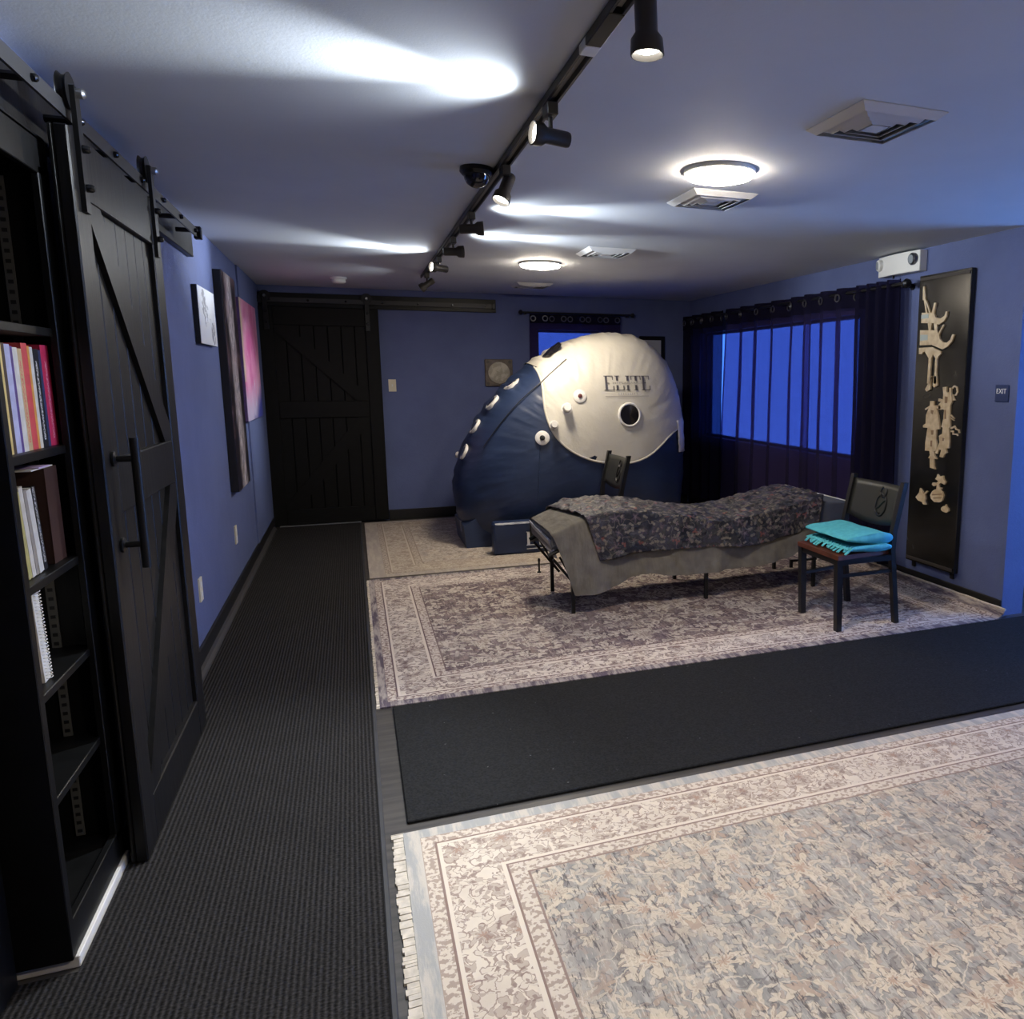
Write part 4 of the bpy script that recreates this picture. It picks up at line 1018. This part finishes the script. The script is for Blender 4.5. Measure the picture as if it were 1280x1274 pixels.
# ================================================================ RIGHT WALL : carved panel, exit sign, emergency light
ap = thing('carved_panel', (W_-.02, 2.82, .17), 'tall black lacquer panel with cream relief carvings on the right wall', 'wall panel')
AX = W_-.042; AY0, AY1, AZ0, AZ1 = 2.60, 3.075, .175, 2.115
m = Mat('black_lacquer', .22, .6); n = m.noise(5, 4); m.col(m.mix(n.step(.4, .7), (.006, .006, .006, 1), (.014, .013, .012, 1))); m.rgh(n*.2 + .14)
build(MB().box((AX, AY0, AZ0), (W_-.004, AY1, AZ1), .004), 'lacquer_board', m.m, ap)
for z_ in (AZ0+.012, AZ1-.035): build(MB().box((AX-.006, AY0+.01, z_), (AX, AY1-.01, z_+.022), .002), 'end_batten', plain('dark_brown_batten', (.04, .032, .026, 1), .5), ap)
for y in (AY0+.05, AY1-.05): build(MB().box((W_-.012, y-.015, AZ0-.045), (W_-.002, y+.015, AZ0+.01)), 'hanging_lug', M['metal_black'], ap)
m = Mat('cream_bone_relief', .45, .5); n = m.noise(20, 3); m.col(m.mix(n.step(.3, .7), (.50, .37, .22, 1), (.70, .57, .38, 1))); M['bone'] = m.m
M['bone_pale'] = plain('pale_shell', (.42, .47, .44, 1), .3)
M['bone_dark'] = plain('brown_tint', (.26, .16, .09, 1), .5)
# relief drawn in pixels of the photograph, laid on the panel face
def hitx(px, py, X):
    f = Vector((math.sin(YAW)*math.cos(PITCH), math.cos(YAW)*math.cos(PITCH), math.sin(PITCH))); r = Vector((math.cos(YAW), -math.sin(YAW), 0)); u = r.cross(f)
    d = r*((px-PX)/F_PX) + u*(-(py-PY)/F_PX) + f; t = (X-CAM.x)/d.x; return CAM + d*t
def relief(name, polys, par, mat=None, th=.012, X=None):
    mb = MB()
    for poly in polys:
        pts = [hitx(px, py, X or AX) for px, py in poly]
        mb.prism([(min(max(p.y, AY0+.003), AY1-.003), p.z) for p in pts], (X or AX, 0, 0), (0, 1, 0), (0, 0, 1), (-th, 0, 0))
    return build(mb, name, mat or M['bone'], par)
def z1(pts, k=9.1, ox=1140, oy=340): return [(ox+x/k, oy+y/k) for x, y in pts]
def curve(pts, w0, w1):
    L, R = [], []
    for i, p in enumerate(pts):
        a, b = pts[max(0, i-1)], pts[min(len(pts)-1, i+1)]; dx, dy = b[0]-a[0], b[1]-a[1]; l = math.hypot(dx, dy) or 1; w = w0+(w1-w0)*i/(len(pts)-1)
        L.append((p[0]-dy/l*w, p[1]+dx/l*w)); R.append((p[0]+dy/l*w, p[1]-dx/l*w))
    return L + R[::-1]
pg = relief('pagoda_relief', [
    z1([(142, 165), (158, 165), (168, 320), (138, 322)]), z1([(150, 320), (165, 320), (190, 465), (172, 465)]), z1([(162, 318), (176, 320), (228, 462), (212, 466)]),
    z1([(128, 465), (240, 465), (268, 350), (290, 352), (268, 470), (285, 520), (340, 530), (385, 500), (402, 448), (420, 450), (410, 510), (380, 560), (320, 600), (290, 585), (120, 582)]),
    z1([(195, 582), (240, 582), (228, 668), (205, 668)]), z1([(262, 575), (300, 590), (298, 665), (270, 660)]), z1([(108, 664), (300, 664), (318, 720), (316, 700), (345, 640), (372, 598), (384, 604), (345, 668), (324, 720), (330, 760), (365, 800), (410, 805), (450, 770), (475, 708), (496, 716), (470, 790), (420, 850), (360, 880), (240, 830), (104, 835)]),
    z1([(96, 865), (240, 855), (345, 905), (345, 930), (315, 960), (300, 1000), (290, 1270), (262, 1270), (282, 985), (255, 935), (235, 985), (212, 1270), (186, 1270), (205, 985), (160, 905), (140, 910), (130, 935), (94, 935)]),
    [(1140+190/7.075, 470), (1140+212/7.075-4.5, 470), (1164.5, 487), (1160, 489.5), (1158, 487)], [(1169, 470), (1172.5, 470), (1173.5, 482), (1169, 484.5), (1167.3, 482)]], ap)
relief('inlay_panel', [z1([(125, 490), (205, 480), (205, 525), (122, 535)]), z1([(112, 715), (195, 715), (195, 775), (108, 785)])], pg, M['bone_pale'], .0135)
z2 = lambda pts: [(1135+x/7.075, 470+y/7.075) for x, y in pts]
f1 = relief('figure_relief', [z2([(208, 222), (242, 222), (240, 260), (300, 262), (300, 300), (262, 285), (280, 350), (292, 470), (262, 475), (258, 560), (268, 600), (262, 660), (240, 665), (245, 700), (265, 735), (240, 730), (242, 800), (250, 825), (205, 810), (205, 730), (190, 725), (205, 700), (200, 662), (162, 660), (165, 590), (185, 460), (145, 455), (145, 435), (168, 420), (172, 345), (195, 285), (165, 302), (162, 290), (205, 262)])], ap)
relief('robe_fold', [z2([(215, 300), (240, 305), (232, 340), (216, 330)]), z2([(212, 570), (228, 570), (226, 625), (210, 625)]), z2([(215, 480), (240, 480), (236, 520), (218, 520)])], f1, M['bone_dark'], .0135)
f2 = relief('figure_relief', [z2([(320, 100), (355, 95), (352, 140), (375, 150), (378, 105), (392, 105), (395, 160), (400, 230), (385, 262), (382, 330), (385, 450), (372, 460), (378, 560), (372, 640), (345, 640), (355, 680), (335, 692), (320, 722), (290, 715), (305, 655), (285, 650), (268, 690), (250, 680), (290, 590), (285, 530), (315, 510), (318, 455), (305, 450), (325, 380), (332, 300), (300, 290), (280, 300), (282, 250), (305, 230), (280, 225), (282, 200), (320, 210), (325, 160)])], ap)
relief('robe_fold', [z2([(340, 180), (365, 185), (360, 240), (338, 240)]), z2([(318, 545), (335, 550), (330, 575), (314, 572)]), z2([(335, 300), (350, 300), (350, 380), (336, 380)])], f2, M['bone_dark'], .0135)
relief('ribbon_relief', [z2(curve([(400, 110), (415, 90), (438, 100), (445, 140), (430, 170), (405, 168), (412, 200), (425, 212), (400, 210)], 7, 6)), z2(curve([(385, 345), (400, 360), (418, 378)], 5, 3)), z2(curve([(385, 370), (400, 385), (415, 395)], 5, 3)), z2(curve([(385, 465), (420, 445), (430, 470), (455, 480), (460, 505)], 8, 5)), z2(curve([(385, 490), (405, 490), (405, 515), (440, 515), (445, 530)], 8, 5))], ap, None, .008)
vz = relief('vase_relief', [z2([(225, 1020), (250, 1003), (290, 1003), (315, 1025), (326, 1060), (315, 1100), (290, 1118), (245, 1115), (215, 1085), (208, 1055)]), z2([(262, 1005), (268, 960), (240, 975), (222, 960), (230, 942), (262, 945), (280, 930), (252, 910), (265, 895), (272, 868), (290, 890), (322, 882), (326, 912), (345, 940), (335, 962), (300, 945), (285, 960), (285, 985), (310, 988), (305, 1005)])], ap)
relief('vase_band', [z2([(225, 1045), (312, 1040), (312, 1050), (225, 1056)]), z2([(235, 1075), (310, 1072), (308, 1082), (238, 1085)])], vz, M['bone_dark'], .0135)
relief('bird_relief', [z2([(78, 1070), (110, 1030), (118, 990), (140, 1020), (150, 1045), (175, 1015), (182, 1025), (160, 1050), (165, 1085), (158, 1110), (168, 1138), (145, 1135), (135, 1115), (100, 1100)])], ap)
relief('fruit_relief', [z2([(305, 1165), (325, 1150), (335, 1158), (345, 1135), (352, 1158), (368, 1172), (370, 1195), (350, 1210), (318, 1198), (304, 1185)])], ap)

ex = thing('exit_sign', (W_-.004, 2.33, 1.30), 'small dark blue sign reading exit on the right wall', 'sign')
m = plain('navy_sign_plastic', (.014, .032, .115, 1), .35)
build(MB().box((W_-.008, 2.279, 1.300), (W_-.001, 2.385, 1.402), .003), 'plate', m, ex)
tm = text_mesh('EXIT', .043, .001); tm.v = [(W_-.0085-v[2], 2.335-v[0]*.88, 1.363+v[1]) for v in tm.v]; build(tm, 'lettering', plain('white_sign_letters', (.9, .9, .9, 1), .5), ex)

el = thing('emergency_light', (W_-.05, 3.3, 2.15), 'white twin head emergency light unit above the curtain rod', 'emergency light')
pr = [(3.06, 0), (3.06, .062), (3.16, .078), (3.28, .084), (3.40, .078), (3.50, .062), (3.50, 0)]
mb = MB().prism([(W_-d, y) for y, d in pr], (0, 0, 2.150), (1, 0, 0), (0, 1, 0), (0, 0, .138)); ho = build(mb, 'housing', M['white'], el)
bv = ho.modifiers.new('rounded', 'BEVEL'); bv.width = .006; bv.segments = 2
for (y, nn) in ((3.115, (-1, .10, -.08)), (3.47, (-1, .35, -.08))):
    xx = W_-.072
    h = build(MB().lathe([(.040, -.02), (.040, .012), (.033, .020)], (xx, y, 2.232), nn, 24), 'lamp_ring', M['grommet'] if y < 3.2 else M['white'], el, True)
    build(MB().lathe([(.032, 0), (.028, .008), (.0, .012)], Vector((xx, y, 2.232))+Vector(nn).normalized()*.014, nn, 20), 'lens', plain('grey_lens', (.30, .33, .35, 1), .1), h, True)
build(MB().box((W_-.06, 3.33, 2.128), (W_-.05, 3.34, 2.150)), 'test_switch', M['metal_black'], el)

# ================================================================ CEILING FIXTURES
TX = 1.40
tk = thing('light_track', (TX, 2, H_-.02), 'long black ceiling track running down the room', 'light track')
build(MB().box((TX-.019, -1.6, H_-.006), (TX+.019, 5.75, H_), .001), 'backplate', M['metal_black'], tk)
for dx in (-.016, .016): build(MB().box((TX+dx-.0045, -1.6, H_-.026), (TX+dx+.0045, 5.75, H_-.006), .001), 'side_channel', M['metal_black'], tk)
build(MB().box((TX-.011, -1.6, H_-.010), (TX+.011, 5.75, H_-.007)), 'conductor_strip', plain('grey_insulator', (.32, .31, .30, 1), .4), tk)
build(MB().box((TX-.020, .55, H_-.028), (TX+.020, .74, H_-.004), .002), 'joiner', M['metal_black'], tk)
build(MB().box((TX-.021, .74, H_-.029), (TX+.021, .80, H_-.004), .002), 'joiner_cover', M['white'], tk)
def emis(name, col, st):
    m = Mat(name); e = m.nt.nodes.new('ShaderNodeEmission'); e.inputs[0].default_value = col; e.inputs[1].default_value = st
    m.nt.links.new(e.outputs[0], m.nt.nodes['Material Output'].inputs['Surface']); return m.m
M['bulb'] = emis('spot_bulb', (1.0, .95, .84, 1), 14.0)
M['lamphouse'] = plain('dark_bronze_lamp', (.035, .031, .028, 1), .4, .5, .3)
def spot(y, drop, d, label, power=1.0, angle=50, x=TX):
    d = Vector(d).normalized()
    t = thing('track_spotlight', (x, y, H_-.03), label, 'spotlight', 'spotlights on the ceiling track')
    build(MB().box((x-.017, y-.034, H_-.062), (x+.017, y+.034, H_-.024), .003), 'adapter', M['lamphouse'], t)
    pv = Vector((x, y, H_-.062-drop))
    build(MB().tube([(x, y, H_-.06), pv], .007, 10), 'stem', M['lamphouse'], t, True)
    h = build(MB().lathe([(.010, -.062), (.022, -.060), (.024, -.052), (.024, .016), (.034, .030), (.036, .060), (.033, .061), (.030, .040)], pv, d, 24, cap=False), 'lamp_head', M['lamphouse'], t, True)
    build(MB().lathe([(.0305, .0), (.026, .004), (.0, .007)], pv + d*.046, d, 20), 'bulb_face', M['bulb'], h, True)
    for nm, en, ang in (('spot_core', SPOT_W*power, angle), ('spot_spill', SPOT_W*power*.16, 138)):
        ld = bpy.data.lights.new(nm, 'SPOT'); ld.energy = en; ld.spot_size = math.radians(ang); ld.spot_blend = 1.0; ld.shadow_soft_size = .022; ld.color = SPOT_COL
        lo = bpy.data.objects.new(nm, ld); C.objects.link(lo); lo.parent = t; lo.location = pv + d*.066 - WORLD[t.name]; lo.rotation_euler = d.to_track_quat('-Z', 'Y').to_euler()
spot(.36, .06, (.03, -.02, -1), 'spotlight pointing straight down at the near end of the track', 1.4, 80)
spot(1.20, .055, (-1, -.16, .045), 'spotlight aimed left with its glowing face beside the first track joint', 2.2)
spot(1.96, .045, (-.42, -.26, -.95), 'spotlight tilted down towards the viewer beside the dome camera', 3.4, 64)
spot(2.90, .042, (1, -.18, .055), 'spotlight aimed right with its glowing end on the far side of the dome camera', 2.0)
spot(3.66, .045, (1, .03, .05), 'dark backed spotlight aimed right at the middle of the far track', 2.0)
spot(4.48, .038, (-1, -.38, .07), 'bright spotlight facing the viewer near the far end of the track', 2.0)
spot(5.40, .050, (-.75, .25, -.50), 'last dark spotlight at the far end of the track', 1.4)

M['disc_glow'] = emis('disc_diffuser', DISC_COL+(1,), DISC_E)
def disc_light(x, y, r, label):
    t = thing('ceiling_disc_light', (x, y, H_-.04), label, 'ceiling light', 'round ceiling lights')
    build(MB().lathe([(r+.010, 0), (r+.010, -.014), (r+.003, -.018), (r, -.014)], (x, y, H_), (0, 0, 1), 40, cap=False), 'rim', M['white'], t, True)
    build(MB().lathe([(r, 0), (r*.97, -.016), (r*.7, -.026), (0, -.030)], (x, y, H_-.012), (0, 0, 1), 40), 'diffuser', M['disc_glow'], t, True)
disc_light(2.268, 1.80, .140, 'round warm glowing ceiling light nearest the viewer')
disc_light(2.165, 4.68, .150, 'round warm glowing ceiling light above the chamber')
disc_light(2.25, -1.10, .140, 'round ceiling light behind the viewer')
M['vent'] = plain('vent_white_enamel', (.62, .62, .62, 1), .5)
M['vent_dark'] = plain('duct_interior', (.03, .03, .032, 1), .8)
def vent(x, y, sz, label):
    t = thing('ceiling_vent', (x, y, H_-.03), label, 'vent', 'square ceiling vents')
    def ring(a0, a1, z0, z1, name, th=.003):
        mb = MB(); A = [(-1, -1), (1, -1), (1, 1), (-1, 1)]
        for (a, z_) in ((a0, z0), (a1, z1), (a1, z1+th), (a0, z0+th)): mb.v += [(x+sx*a, y+sy*a, z_) for sx, sy in A]
        for k in range(4):
            for q in range(4): mb.f.append((k*4+q, k*4+(q+1) % 4, ((k+1) % 4)*4+(q+1) % 4, ((k+1) % 4)*4+q))
        build(mb, name, M['vent'], t)
    h = sz/2
    build(MB().box((x-h*.86, y-h*.86, H_-.004), (x+h*.86, y+h*.86, H_-.001)), 'duct_opening', M['vent_dark'], t)
    ring(h, h*.84, H_-.004, H_-.024, 'frame')
    for a in (.74, .56, .38): ring(h*a, h*(a-.13), H_-.008, H_-.026, 'louver')
    build(MB().box((x-h*.20, y-h*.20, H_-.026), (x+h*.20, y+h*.20, H_-.020)), 'centre_plate', M['vent'], t)
vent(2.475, 1.035, .33, 'square ceiling vent nearest the viewer, right of the bright disc light')
vent(2.450, 2.265, .33, 'square ceiling vent just behind the bright near disc light')
vent(2.460, 3.98, .33, 'square ceiling vent lit from the left, with a long shadow')
vent(2.400, 6.08, .33, 'square ceiling vent near the back wall')
sd = thing('smoke_detector', (.73, 6.15, H_-.05), 'small white smoke alarm on the ceiling before the back door', 'smoke alarm')
build(MB().lathe([(.070, 0), (.070, -.014), (.062, -.018)], (.73, 6.15, H_), (0, 0, 1), 28), 'base', M['white'], sd, True)
build(MB().lathe([(.058, 0), (.060, -.022), (.046, -.032)], (.73, 6.15, H_-.018), (0, 0, 1), 28), 'cover', M['white'], sd, True)
dm = thing('dome_camera', (1.315, 2.12, H_-.06), 'black dome security camera on the ceiling beside the track', 'camera')
build(MB().lathe([(.066, 0), (.068, -.018), (.058, -.030)], (1.312, 2.12, H_), (0, 0, 1), 28), 'base_ring', M['metal_black'], dm, True)
build(MB().lathe([(.052, 0), (.050, -.016), (.040, -.034), (.022, -.046), (0, -.050)], (1.312, 2.12, H_-.030), (0, 0, 1), 28), 'smoked_dome', M['port_glass'], dm, True)
